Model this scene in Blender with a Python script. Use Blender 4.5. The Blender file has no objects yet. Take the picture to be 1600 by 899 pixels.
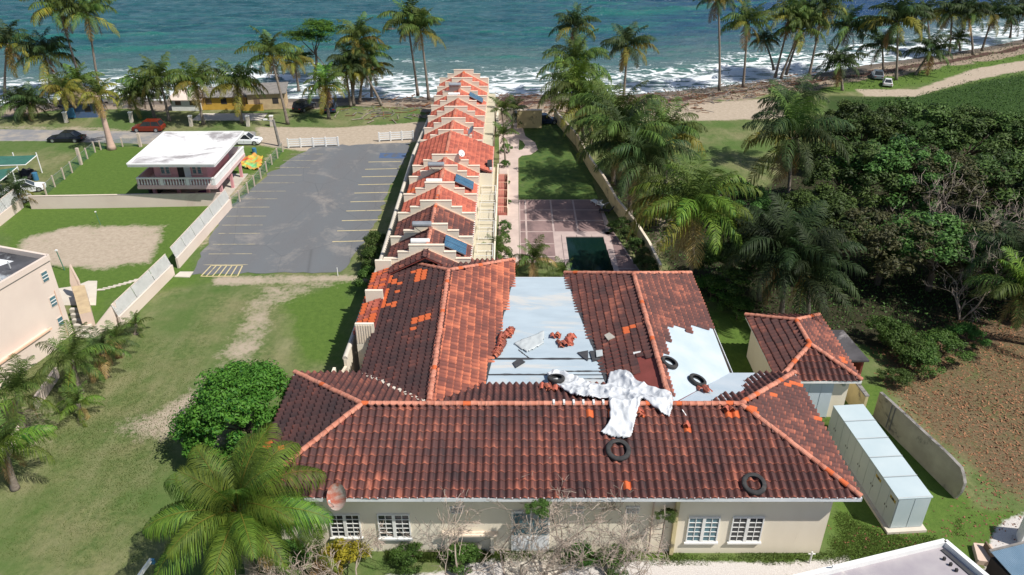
import bpy, bmesh, math, random
import numpy as np
from mathutils import Vector, Matrix
R=math.radians
random.seed(7); rng=np.random.default_rng(7)
scn=bpy.context.scene; COL=scn.collection
# ------------------------------------------------------------------ camera, world, sun, exposure
F=1218.0; CU,CV=799.0,450.0; HC=36.0; PITCH=math.atan(690/1218.0)
cd=bpy.data.cameras.new('camera'); cam=bpy.data.objects.new('camera',cd); COL.objects.link(cam)
cd.sensor_width=36; cd.lens=36*F/1600; cd.clip_start=.5; cd.clip_end=6000
cam.location=(0,0,HC); cam.rotation_euler=(math.pi/2-PITCH,0,0); cd.shift_x=1/1600
scn.camera=cam
SUN=Vector((.65,-.37,1.0)).normalized()
w=bpy.data.worlds.new('World'); scn.world=w; w.use_nodes=True
nt=w.node_tree; bg=nt.nodes['Background']; sk=nt.nodes.new('ShaderNodeTexSky'); sk.sky_type='NISHITA'; sk.sun_disc=False
sk.sun_elevation=math.asin(SUN.z); sk.sun_rotation=math.atan2(SUN.x,SUN.y)
nt.links.new(sk.outputs[0],bg.inputs[0]); bg.inputs[1].default_value=.095
sl=bpy.data.lights.new('sun','SUN'); sl.energy=5.0; sl.angle=R(.55); sl.color=(1,.95,.87)
so=bpy.data.objects.new('sun',sl); COL.objects.link(so); so.rotation_euler=SUN.to_track_quat('Z','Y').to_euler(); so.location=(40,-20,80)
vs=scn.view_settings; vs.view_transform='Standard'; vs.look='None'; vs.gamma=1; vs.exposure=.12; vs.use_curve_mapping=False
scn.cycles.max_bounces=6; scn.cycles.transparent_max_bounces=8

# survey helpers: sight line through a photo point (u,v) cut with a height, or with a vertical plane, gives a place in metres
cP,sP=math.cos(PITCH),math.sin(PITCH)
def ray(u,v):
    x=(u-CU)/F; y=-(v-CV)/F
    return (x,cP+y*sP,-sP+y*cP)
def G(u,v,z=0.):
    r=ray(u,v); t=(z-HC)/r[2]; return Vector((t*r[0],t*r[1],z))
def onY(u,v,Y):
    r=ray(u,v); t=Y/r[1]; return Vector((t*r[0],Y,HC+t*r[2]))

# ------------------------------------------------------------------ materials
MATS={}
def newmat(name):
    m=bpy.data.materials.new(name); m.use_nodes=True; n=m.node_tree; b=n.nodes['Principled BSDF']; MATS[name]=m
    return m,n,b
def N(n,t,**k):
    x=n.nodes.new(t)
    for a,v in k.items():
        if a.startswith('i_'):
            key=a[2:].replace('_',' '); x.inputs[key].default_value=v
        else: setattr(x,a,v)
    return x
def L(n,a,b): n.links.new(a,b)
def pos(n):
    g=N(n,'ShaderNodeNewGeometry'); return g.outputs['Position']
def noise(n,vec,scale,detail=4,rough=.55,dist=0.):
    x=N(n,'ShaderNodeTexNoise'); x.inputs['Scale'].default_value=scale; x.inputs['Detail'].default_value=detail
    x.inputs['Roughness'].default_value=rough; x.inputs['Distortion'].default_value=dist; L(n,vec,x.inputs['Vector']); return x.outputs['Fac']
def stretch(n,vec,s,rot=(0,0,0)):
    m=N(n,'ShaderNodeMapping'); m.inputs['Scale'].default_value=s; m.inputs['Rotation'].default_value=rot; L(n,vec,m.inputs['Vector']); return m.outputs[0]
def ramp(n,fac,a,b,c0=(0,0,0,1),c1=(1,1,1,1)):
    r=N(n,'ShaderNodeValToRGB'); e=r.color_ramp.elements; e[0].position=a; e[1].position=b; e[0].color=c0; e[1].color=c1
    L(n,fac,r.inputs[0]); return r.outputs[0]
def mix(n,f,a,b,mode='MIX'):
    x=N(n,'ShaderNodeMix',data_type='RGBA',blend_type=mode)
    for i,s in ((0,f),(6,a),(7,b)):
        if hasattr(s,'links'): L(n,s,x.inputs[i])
        elif i==0: x.inputs[0].default_value=s
        else: x.inputs[i].default_value=tuple(s)+(1,) if len(s)==3 else s
    return x.outputs[2]
def mth(n,op,a,b=None,c=None,clamp=False):
    x=N(n,'ShaderNodeMath',operation=op,use_clamp=clamp)
    for i,s in enumerate((a,b,c)):
        if s is None: continue
        if hasattr(s,'links'): L(n,s,x.inputs[i])
        else: x.inputs[i].default_value=s
    return x.outputs[0]
def attr(n,name):
    a=N(n,'ShaderNodeAttribute',attribute_name=name); return a.outputs['Fac']
def bump(n,b,h,strength=.4,dist=.05):
    x=N(n,'ShaderNodeBump'); x.inputs['Strength'].default_value=strength; x.inputs['Distance'].default_value=dist
    L(n,h,x.inputs['Height']); L(n,x.outputs[0],b.inputs['Normal'])
def mk(name,c1,c2=None,scale=1.5,rough=.75,stain=None,st=.62,metal=0,bmp=.15,detail=6,sstr=(1,1,1)):
    """two tones of noise over a surface, optional stain colour with a shape of its own"""
    m,n,b=newmat(name); p=pos(n); p2=stretch(n,p,sstr)
    f=noise(n,p2,scale,detail); c2=c2 or tuple(x*.8 for x in c1)
    col=mix(n,ramp(n,f,.35,.68),c1,c2)
    if stain:
        s=noise(n,p2,scale*.45,9,.68,.6); col=mix(n,ramp(n,s,st-.04,st+.06),col,stain)
    L(n,col,b.inputs['Base Color']); b.inputs['Roughness'].default_value=rough; b.inputs['Metallic'].default_value=metal
    if bmp: bump(n,b,noise(n,p,scale*9,5),bmp,.02)
    return m
mk('cream',(.80,.73,.60),(.73,.66,.53),.5,.85,(.44,.38,.27),.68,sstr=(1,1,.35))
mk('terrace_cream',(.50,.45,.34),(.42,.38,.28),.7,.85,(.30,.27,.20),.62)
mk('cream_coping',(.80,.68,.55),(.70,.59,.46),.8,.85,(.35,.28,.22),.66)
mk('peach_trim',(.78,.52,.38),(.72,.46,.33),1.2,.85)
mk('pinkbeige',(.70,.59,.51),(.64,.53,.46),.35,.9,(.50,.38,.33),.68)
mk('pale_wall',(.66,.52,.43),(.60,.46,.38),.5,.9,(.30,.25,.2),.68)
mk('yellow_wall',(.62,.52,.28),(.50,.42,.24),.9,.9,(.16,.14,.09),.6)
mk('old_wall',(.44,.38,.27),(.34,.29,.21),.9,.95,(.10,.09,.07),.6,bmp=.4)
mk('wall_top',(.30,.28,.26),(.16,.15,.14),2.5,.95,(.05,.05,.05),.55,bmp=.5)
mk('pink',(.66,.33,.35),(.60,.29,.31),.8,.85)
mk('pink_pale',(.66,.48,.46),(.6,.42,.4),.8,.85,(.3,.22,.2),.68)
mk('white',(.80,.80,.78),(.72,.72,.70),1.2,.6,(.42,.40,.38),.72)
mk('white_roof',(.82,.81,.80),(.74,.73,.73),.35,.8,(.30,.28,.28),.52,bmp=.2,sstr=(.6,1,1))
mk('fascia',(.72,.74,.76),(.60,.63,.66),.7,.7,(.3,.3,.3),.7)
mk('slab',(.42,.50,.555),(.36,.435,.49),.7,.7,(.52,.52,.50),.57,bmp=.15,sstr=(.5,1.6,1))
mk('slab_white',(.52,.58,.63),(.42,.51,.58),.5,.6,(.35,.4,.42),.7)
mk('bitumen',(.035,.037,.042),(.06,.06,.065),3,.8)
mk('black_tar_roof',(.035,.035,.04),(.10,.10,.11),.5,.7,(.42,.45,.48),.6)
mk('grey_roof',(.30,.27,.30),(.40,.37,.38),.5,.85,(.64,.60,.55),.55,bmp=.2)
mk('dark_roof',(.045,.042,.046),(.085,.08,.085),.8,.9,(.26,.24,.24),.60)
mk('corrugated_blue',(.30,.42,.52),(.24,.36,.46),1,.45,(.25,.13,.09),.75,metal=.3)
mk('container',(.50,.53,.53),(.43,.47,.48),.4,.5,(.38,.40,.38),.72,bmp=.03)
mk('container_roof',(.50,.58,.60),(.44,.53,.56),.5,.5,(.42,.48,.48),.72,bmp=.03)
mk('concrete',(.50,.46,.40),(.40,.37,.32),1.2,.9,(.22,.2,.18),.66,bmp=.3)
mk('concrete_pale',(.62,.56,.48),(.52,.47,.40),.8,.9,(.35,.3,.26),.68,bmp=.2)
mk('path_stone',(.56,.45,.40),(.47,.37,.33),.7,.9,(.30,.24,.22),.66,bmp=.2)
mk('patio_red',(.42,.14,.11),(.33,.11,.09),1.0,.8,(.5,.3,.25),.7)
mk('deck_slab',(.27,.18,.17),(.20,.135,.13),.45,.85,(.13,.09,.09),.58,bmp=.15)
mk('deck_joint',(.48,.38,.35),(.40,.31,.29),1,.9)
mk('glass_dark',(.02,.025,.03),(.035,.04,.045),1,.08,bmp=0)
mk('glass_teal',(.10,.22,.26),(.06,.12,.15),2,.1,bmp=0)
mk('solar',(.05,.13,.22),(.03,.09,.16),1.5,.12,bmp=0)
mk('solar_stripe',(.16,.28,.36),(.12,.22,.30),1.5,.3,bmp=0)
mk('steel',(.50,.52,.54),(.40,.42,.44),2,.35,metal=.6,bmp=0)
mk('rubber',(.020,.020,.022),(.045,.043,.042),3,.85,(.09,.08,.07),.64)
mk('paint_red',(.16,.022,.008),(.15,.02,.007),1,.22,bmp=0)
mk('paint_black',(.012,.014,.02),(.015,.017,.024),1,.18,bmp=0)
mk('paint_white',(.75,.76,.77),(.72,.73,.74),1,.25,bmp=0)
mk('paint_silver',(.28,.33,.38),(.26,.30,.35),1,.25,metal=.3,bmp=0)
mk('paint_navy',(.02,.035,.07),(.02,.03,.06),1,.2,bmp=0)
mk('lamp_glass',(.7,.7,.65),(.6,.6,.55),1,.1,bmp=0)
mk('tail_red',(.4,.01,.01),(.3,.01,.01),1,.2,bmp=0)
mk('green_canopy',(.045,.16,.11),(.035,.12,.085),1.2,.5,(.12,.26,.2),.66)
mk('blue_tarp',(.05,.19,.33),(.04,.14,.26),2,.5)
mk('yellow_paint',(.62,.42,.10),(.5,.35,.12),2,.8,(.2,.17,.13),.62)
mk('bay_paint',(.66,.54,.27),(.50,.42,.24),3,.85,(.15,.14,.12),.62)
mk('bay_worn',(.42,.36,.22),(.24,.23,.20),2,.85,(.15,.14,.13),.56)
mk('blue_paint',(.05,.10,.22),(.08,.12,.20),1.5,.85,(.10,.10,.10),.55)
mk('wood',(.22,.15,.10),(.14,.10,.07),3,.85,sstr=(1,1,.2))
mk('wood_grey',(.24,.22,.20),(.16,.15,.14),2,.9)
mk('yellow_shack',(.58,.36,.06),(.5,.3,.05),1,.85,(.25,.2,.12),.66)
mk('tan_board',(.55,.42,.25),(.42,.31,.19),1.5,.85)
mk('trunk',(.25,.21,.17),(.15,.12,.10),2.5,.95,sstr=(1,1,3),bmp=.5)
mk('trunk_dark',(.10,.08,.065),(.06,.05,.04),2.5,.95,sstr=(1,1,3),bmp=.5)
mk('trunk_pink',(.58,.40,.33),(.48,.33,.27),1.5,.95,sstr=(1,1,3),bmp=.3)
mk('bark',(.16,.12,.09),(.09,.07,.05),3,.95,sstr=(1,1,.4),bmp=.5)
mk('twig',(.44,.36,.30),(.28,.22,.18),2,.9,bmp=0)
mk('coconut',(.22,.18,.05),(.12,.13,.03),3,.6)
mk('membrane_red',(.22,.05,.04),(.17,.04,.03),1,.8)
mk('dish',(.62,.55,.50),(.55,.48,.44),1.2,.55,(.50,.16,.11),.50)
mk('rock',(.07,.065,.06),(.14,.13,.12),1.5,.9,bmp=.5)
mk('drift',(.36,.30,.25),(.22,.17,.14),2,.95)
mk('litter',(.25,.12,.055),(.14,.07,.04),3,.9,bmp=0)
mk('orange_cloth',(.62,.10,.04),(.5,.5,.05),.9,.7,(.15,.5,.2),.55)
mk('purple_cloth',(.10,.03,.14),(.08,.03,.12),1,.8)
mk('net_green',(.06,.20,.14),(.05,.16,.11),2,.6,bmp=0)
mk('post_pale',(.60,.50,.42),(.52,.42,.35),2,.9)
mk('shade_dark',(.03,.028,.03),(.045,.04,.04),1,.9)
mk('garage_door',(.52,.60,.66),(.48,.56,.62),.6,.5)
mk('straw',(.20,.16,.09),(.13,.10,.06),4,.95)
mk('sticker',(.50,.36,.05),(.10,.08,.03),6,.6)

def tile_mat(name,old,old2,new,bias,st=(2.6,.35,.35)):
    m,n,b=newmat(name); p=pos(n); r=attr(n,'rnd'); lip_and_shade=attr(n,'lip_and_shade')
    f=noise(n,p,.42,5,.6); g=noise(n,stretch(n,p,st),1.5,6,.7); fine=noise(n,p,11,4,.6)
    k=mth(n,'ADD',mth(n,'MULTIPLY',r,.30),mth(n,'MULTIPLY',f,1.1))
    k=mth(n,'ADD',k,mth(n,'MULTIPLY',g,.75)); k=mth(n,'ADD',k,mth(n,'MULTIPLY',lip_and_shade,.42)); k=mth(n,'SUBTRACT',k,bias)
    base=mix(n,ramp(n,k,.0,.75),old,old2)
    col=mix(n,ramp(n,k,.55,1.05),base,new)
    col=mix(n,mth(n,'MULTIPLY',ramp(n,g,.54,.70),.7),col,(.032,.027,.03))
    col=mix(n,mth(n,'MULTIPLY',ramp(n,fine,.66,.74),.35),col,(.45,.28,.22))
    fresh=ramp(n,r,1.4,1.5) if False else mth(n,'GREATER_THAN',r,1.5)
    col=mix(n,fresh,col,mix(n,fine,(.62,.13,.035),(.50,.10,.03)))
    L(n,col,b.inputs['Base Color']); b.inputs['Roughness'].default_value=.8
    bump(n,b,fine,.35,.02); return m
tile_mat('tile',(.036,.020,.022),(.155,.052,.040),(.46,.145,.085),.72)
tile_mat('tile_orange',(.06,.026,.026),(.25,.070,.045),(.60,.18,.09),.56,(.35,2.6,.35))  # east slope copy: sunlight painted into the tile tones
tile_mat('tile_shaded',(.032,.019,.021),(.10,.038,.033),(.32,.09,.055),.78,(.35,2.6,.35))  # west slope copy: shade painted into the tile tones
tile_mat('tile_red',(.16,.045,.035),(.36,.085,.055),(.55,.15,.09),.45)
tile_mat('cap',(.13,.048,.038),(.38,.12,.072),(.58,.24,.16),.50)

def leaf_mat(name,a,b_,trans=.3,rough=.45,hue=.10):
    m,n,b=newmat(name); oi=N(n,'ShaderNodeObjectInfo'); r=attr(n,'rnd'); 
    f=mth(n,'FRACT',mth(n,'ADD',r,mth(n,'MULTIPLY',oi.outputs['Random'],.35)))
    col=mix(n,f,a,b_)
    hs=N(n,'ShaderNodeHueSaturation'); L(n,col,hs.inputs['Color'])
    L(n,mth(n,'ADD',.5-hue/4,mth(n,'MULTIPLY',oi.outputs['Random'],hue/2)),hs.inputs['Hue'])
    L(n,mth(n,'ADD',.65,mth(n,'MULTIPLY',oi.outputs['Random'],.7)),hs.inputs['Value'])
    L(n,hs.outputs[0],b.inputs['Base Color']); b.inputs['Roughness'].default_value=max(rough,.62); b.inputs['Specular IOR Level'].default_value=.3
    t=N(n,'ShaderNodeBsdfTranslucent'); L(n,hs.outputs[0],t.inputs[0]); ms=N(n,'ShaderNodeMixShader'); ms.inputs[0].default_value=trans
    out=n.nodes['Material Output']; L(n,b.outputs[0],ms.inputs[1]); L(n,t.outputs[0],ms.inputs[2]); L(n,ms.outputs[0],out.inputs[0]); return m
leaf_mat('frond_green',(.035,.075,.014),(.115,.165,.032),.22)
leaf_mat('frond_dark',(.020,.045,.014),(.062,.095,.026),.2)
leaf_mat('frond_yellow',(.26,.20,.03),(.15,.17,.030),.25)
leaf_mat('frond_brown',(.26,.15,.05),(.34,.24,.11),.15,.8)
leaf_mat('frond_lime',(.035,.095,.012),(.16,.24,.028),.22)
leaf_mat('frond_deep',(.014,.030,.010),(.035,.058,.016))  # darker frond copy: shade on the right-hand palms put into the colour
leaf_mat('leaf_bright',(.020,.080,.008),(.095,.20,.022),.22,.4)
leaf_mat('leaf_dark',(.015,.038,.010),(.095,.17,.033),.15,.35)  # base kept dark so the colour carries the right side's cloud shade
leaf_mat('leaf_olive',(.025,.028,.012),(.075,.072,.026),.12,.5)
leaf_mat('leaf_field',(.018,.045,.010),(.045,.095,.018),.15,.5)  # darker green with the right side's cloud shade painted in
leaf_mat('leaf_mid',(.04,.10,.018),(.09,.17,.03),.25,.45)
leaf_mat('leaf_yellow',(.25,.24,.02),(.40,.34,.03),.25,.5)
leaf_mat('leaf_litter',(.36,.18,.085),(.20,.11,.06),.0,.8)
leaf_mat('grass_blade',(.07,.13,.025),(.16,.22,.05),.4,.6)

# ------------------------------------------------------------------ mesh helpers
class MB:
    def __init__(s): s.v=[];s.f=[];s.m=[];s.r=[];s.l=[];s.mats=[]
    def mi(s,m):
        if m not in s.mats: s.mats.append(m)
        return s.mats.index(m)
    def add(s,vs,fs,mat,rnd=0.,lip_and_shade=None):
        o=len(s.v); s.v+= [tuple(x) for x in vs]; i=s.mi(mat)
        for f in fs: s.f.append(tuple(o+k for k in f)); s.m.append(i)
        s.r+=[rnd]*len(vs); s.l+=(lip_and_shade if lip_and_shade is not None else [0.]*len(vs)); return s
    def box(s,x0,x1,y0,y1,z0,z1,mat,M=None):
        v=[Vector(p) for p in ((x0,y0,z0),(x1,y0,z0),(x1,y1,z0),(x0,y1,z0),(x0,y0,z1),(x1,y0,z1),(x1,y1,z1),(x0,y1,z1))]
        if M is not None: v=[M@p for p in v]
        return s.add(v,[(0,3,2,1),(4,5,6,7),(0,1,5,4),(1,2,6,5),(2,3,7,6),(3,0,4,7)],mat)
    def prism(s,pts,z0,z1,mat,top=None):
        """pts ccw xy outline; z may be numbers"""
        k=len(pts); a=[(p[0],p[1],z0) for p in pts]; b=[(p[0],p[1],z1) for p in pts]
        s.add(a+b,[tuple(range(k-1,-1,-1))]+[(i,(i+1)%k,k+(i+1)%k,k+i) for i in range(k)],mat)
        return s.add(b,[tuple(range(k))],top or mat)
    def slab(s,pts,th,mat,side=None):
        """planar 3-D polygon with thickness th below"""
        p=[Vector(q) for q in pts]; nn=(p[1]-p[0]).cross(p[2]-p[0]).normalized()
        if nn.z<0: p=p[::-1]; nn=-nn
        k=len(p); q=[x-nn*th for x in p]
        s.add(p,[tuple(range(k))],mat); 
        return s.add(p+q,[tuple(range(2*k-1,k-1,-1))]+[(i,k+i,k+(i+1)%k,(i+1)%k) for i in range(k)],side or mat)
    def beam(s,a,b,w,h,mat):
        a,b=Vector(a),Vector(b); d=(b-a); ln=d.length; d.normalize()
        up=Vector((0,0,1)) if abs(d.z)<.95 else Vector((0,1,0)); x=d.cross(up).normalized(); y=x.cross(d)
        v=[a+x*i*w/2+y*j*h/2 for i,j in((-1,-1),(1,-1),(1,1),(-1,1))]; v+=[p+d*ln for p in v]
        return s.add(v,[(0,1,2,3),(7,6,5,4),(0,4,5,1),(1,5,6,2),(2,6,7,3),(3,7,4,0)],mat)
    def tube(s,pts,rad,mat,n=8,cap=True):
        pts=[Vector(p) for p in pts]; rr=rad if hasattr(rad,'__len__') else [rad]*len(pts); vs=[]; 
        for i,p in enumerate(pts):
            d=(pts[min(i+1,len(pts)-1)]-pts[max(i-1,0)]).normalized(); up=Vector((0,0,1)) if abs(d.z)<.9 else Vector((1,0,0))
            x=d.cross(up).normalized(); y=x.cross(d)
            for k in range(n):
                a=2*math.pi*k/n; vs.append(p+(x*math.cos(a)+y*math.sin(a))*rr[i])
        fs=[(i*n+k,i*n+(k+1)%n,(i+1)*n+(k+1)%n,(i+1)*n+k) for i in range(len(pts)-1) for k in range(n)]
        fs=[f[::-1] for f in fs]
        if cap: fs+=[tuple(range(n)),tuple(range(len(vs)-1,len(vs)-n-1,-1))]
        return s.add(vs,fs,mat)
    def disc(s,c,axis,r,mat,n=16,depth=.02):
        c=Vector(c); a=Vector(axis).normalized(); return s.tube([c,c+a*depth],r,mat,n)
    def mesh(s,name,smooth=False):
        m=bpy.data.meshes.new(name); m.from_pydata(s.v,[],s.f)
        for k in s.mats: m.materials.append(MATS[k])
        m.polygons.foreach_set('material_index',s.m)
        for nm,d in (('rnd',s.r),('lip_and_shade',s.l)):
            a=m.attributes.new(nm,'FLOAT','POINT'); a.data.foreach_set('value',d)
        if smooth: m.polygons.foreach_set('use_smooth',[True]*len(s.f))
        m.update(); return m
    def obj(s,name,parent=None,loc=None,smooth=False,**k):
        o=bpy.data.objects.new(name,s.mesh(name,smooth)); COL.objects.link(o)
        return fin(o,parent,loc,**k)
def fin(o,parent=None,loc=None,label=None,cat=None,group=None,kind=None):
    if parent is not None: o.parent=parent
    if loc is not None: o.location=loc
    if label: o['label']=label
    if cat: o['category']=cat
    if group: o['group']=group
    if kind: o['kind']=kind
    return o
def inst(name,mesh,parent=None,loc=None,rot=None,sc=None,**k):
    o=bpy.data.objects.new(name,mesh); COL.objects.link(o)
    if rot is not None: o.rotation_euler=rot
    if sc is not None: o.scale=sc if hasattr(sc,'__len__') else (sc,sc,sc)
    return fin(o,parent,loc,**k)
def thing(name,label,cat,loc=(0,0,0),rz=0,group=None):
    o=bpy.data.objects.new(name,None); COL.objects.link(o); o.rotation_euler=(0,0,rz); o.empty_display_size=.3
    return fin(o,None,loc,label,cat,group)
def npmesh(name,V,Fq,mats,rnd=None,matidx=None,smooth=False):
    """numpy quads (n,4) or tris (n,3)"""
    m=bpy.data.meshes.new(name); k=Fq.shape[1]; m.vertices.add(len(V)); m.vertices.foreach_set('co',V.astype(np.float32).ravel())
    m.loops.add(Fq.size); m.loops.foreach_set('vertex_index',Fq.astype(np.int32).ravel()); m.polygons.add(len(Fq))
    m.polygons.foreach_set('loop_start',np.arange(0,Fq.size,k,dtype=np.int32))
    for t in mats: m.materials.append(MATS[t])
    if matidx is not None: m.polygons.foreach_set('material_index',matidx.astype(np.int32))
    if smooth: m.polygons.foreach_set('use_smooth',np.ones(len(Fq),bool))
    m.update(calc_edges=True)
    if rnd is not None:
        a=m.attributes.new('rnd','FLOAT','POINT'); a.data.foreach_set('value',rnd.astype(np.float32))
    return m
def fbm(x,y,s,seed=0,oct=4):
    r=np.zeros_like(x); a=1.; t=0
    g=np.random.default_rng(seed)
    for o in range(oct):
        for k in range(3):
            th=g.uniform(0,6.28); ph=g.uniform(0,6.28); kx,ky=np.cos(th)*s,np.sin(th)*s
            r+=a*np.sin(kx*x+ky*y+ph+1.7*np.sin(ky*x*.7-kx*y*.6+ph*2)); t+=a*.7
        s*=2.03; a*=.55
    return r/t

# ------------------------------------------------------------------ setting: ground with soft zones
def polymask(X,Y,pts,feather=1.0):
    """1 inside, 0 outside, soft over feather metres"""
    P=[(p[0],p[1]) for p in pts]; ins=np.zeros(X.shape,bool); dm=np.full(X.shape,1e9)
    for i in range(len(P)):
        x0,y0=P[i]; x1,y1=P[(i+1)%len(P)]
        c=((y0>Y)!=(y1>Y)); 
        with np.errstate(divide='ignore',invalid='ignore'): xi=(x1-x0)*(Y-y0)/((y1-y0) if y1!=y0 else 1e-9)+x0
        ins^=c&(X<xi)
        dx,dy=x1-x0,y1-y0; t=np.clip(((X-x0)*dx+(Y-y0)*dy)/(dx*dx+dy*dy+1e-9),0,1)
        dm=np.minimum(dm,np.hypot(X-x0-t*dx,Y-y0-t*dy))
    sd=np.where(ins,dm,-dm); return np.clip(.5+sd/(2*feather),0,1)
def GP(*q): return [G(*p)[:2] for p in q]
shore_px=[(-400,165),(0,158),(150,152),(330,150),(480,148),(640,146),(800,143),(900,142),(1000,141),(1100,134),(1200,119),(1300,106),(1400,92),(1500,75),(1600,58),(1750,30),(2200,-40)]
SH=np.array([tuple(G(*p)[:2]) for p in shore_px])
def shore(x): return np.interp(x,SH[:,0],SH[:,1])
def axis(fine0,fine1,st,lo,hi,n):
    a=np.arange(fine0,fine1,st); k=np.linspace(0,1,n)[1:]**2
    return np.concatenate([(fine0-(fine0-lo)*k)[::-1],a,fine1+(hi-fine1)*k])
gx=axis(-105,125,.55,-2500,2500,22); gy=axis(14,190,.55,-1500,420,16)
GX,GY=np.meshgrid(gx,gy); sdist=GY-shore(GX)+1.2*fbm(GX,GY,.15,3)
GZ=np.where(sdist>-9,-(np.clip(sdist+9,0,60)*.085),0)+np.clip(fbm(GX,GY,.25,5),-1,1)*.03
GZ=np.where((GX>-13)&(GX<14)&(GY>60)&(GY<98),-.01,GZ)
GZ=np.maximum(GZ,-4)
ptm={}
A=lambda *q,f=1.,wgt=1.: polymask(GX,GY,GP(*q),f)*wgt
dirt=np.zeros_like(GX)
for q,f,wg in (( ((35,372),(120,352),(262,352),(252,385),(235,412),(150,423),(75,420),(20,400)),1.1,.95),
   (((165,665),(240,640),(310,600),(345,560),(400,600),(330,720),(300,690),(180,690)),1.4,.85),
   (((330,560),(380,470),(400,445),(560,428),(520,452),(440,480),(420,560),(380,600)),1.6,.66),
   (((-100,197),(60,196),(170,198),(400,222),(440,232),(470,236),(640,222),(660,192),(600,196),(420,205),(300,210),(150,218)),1.0,.62),
   (((400,198),(520,200),(668,190),(655,222),(560,234),(470,238),(400,228)),.8,1.),
   (((985,168),(1215,153),(1235,185),(1100,190),(1000,190)),1.,1.05),
   (((760,150),(870,165),(880,200),(860,185),(800,200),(760,185)),1.,1.05),
   (((1335,140),(1430,140),(1520,108),(1700,78),(1700,92),(1530,125),(1430,152),(1350,152)),.8,1.05),
   (((1020,330),(1060,330),(1030,420),(1010,400)),1.,.7),
   (((250,300),(220,285),(160,300),(150,250)),.5,.0),
   (((345,315),(370,280),(395,270),(385,300),(350,330)),.8,.8),
   (((0,640),(120,620),(90,700),(0,730)),1.5,.6),
   (((280,395),(420,232),(450,232),(322,395)),.8,.5),
   (((330,430),(560,428),(600,440),(330,450)),.6,.75)):
    dirt=np.maximum(dirt,A(*q,f=f,wgt=wg))
sand=np.clip((sdist+np.where(GX<-14,9.5,13)+2.5*fbm(GX,GY,.3,9))/3,0,1)*np.where(GX>30,.7,1)
wrack=np.clip(1-np.abs(sdist+6.3+.9*fbm(GX,GY,.4,11))/2.3,0,1)*np.clip((GX+22)/8,0,1)
wrack=np.maximum(wrack,np.clip((sdist+14)/3,0,1)*np.clip(1-np.abs(GX+3-2)/16,0,1)*.62)
gravel=np.maximum(A((820,885),(1000,876),(1230,880),(1330,868),(1300,960),(560,960),(600,900),f=.5),A((1535,868),(1555,822),(1600,800),(1800,860),(1800,1000),(1560,960),f=.6))
gravel=np.maximum(gravel,A((690,895),(760,868),(860,870),(880,900),f=.5,wgt=.8))
lush=np.zeros_like(GX)
for q,f in ((((75,300),(130,235),(170,228),(470,228),(440,250),(290,400),(330,440),(180,470),(160,520),(100,470),(0,480),(0,330)),2.),
    (((1100,480),(1200,500),(1210,600),(1120,600)),1.),(((1280,600),(1380,600),(1450,700),(1520,790),(1640,800),(1560,870),(1440,900),(1200,880),(950,890),(950,860),(1290,862),(1300,800)),1.2),
    (((1320,160),(1420,150),(1530,125),(1760,90),(1900,300),(1500,400),(1300,300)),3.),(((940,135),(1200,125),(1300,120),(1500,85),(1700,50),(1600,100),(1400,140),(1200,150),(1000,165)),2.),
    (((430,470),(560,430),(540,570),(470,580)),2.)):
    lush=np.maximum(lush,A(*q,f=f))
litter=np.maximum(A((1370,545),(1440,520),(1640,480),(1760,560),(1700,800),(1560,770),(1450,690),(1385,610),f=1.6),A((1300,850),(1520,800),(1500,830),(1440,850),f=1.5,wgt=.3))
dark=A((935,270),(1030,300),(1090,285),(1190,300),(1250,240),(1330,230),(1750,240),(1750,500),(1440,560),(1340,540),(1180,500),(1060,440),f=2.)  # thicket floor mask; its dark tone has the right-side cloud shade painted in
asph=A((-500,199),(60,203),(180,206),(400,206),(400,222),(240,226),(60,221),(-500,221),f=.5)
field=A((1290,150),(1420,152),(1530,128),(1760,92),(1900,300),(1500,400),(1280,300),f=3)  # field mask for a darker green that paints in cloud shade
wet=np.clip((sdist+4.2+.8*fbm(GX,GY,.3,14))/1.2,0,1)
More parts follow.
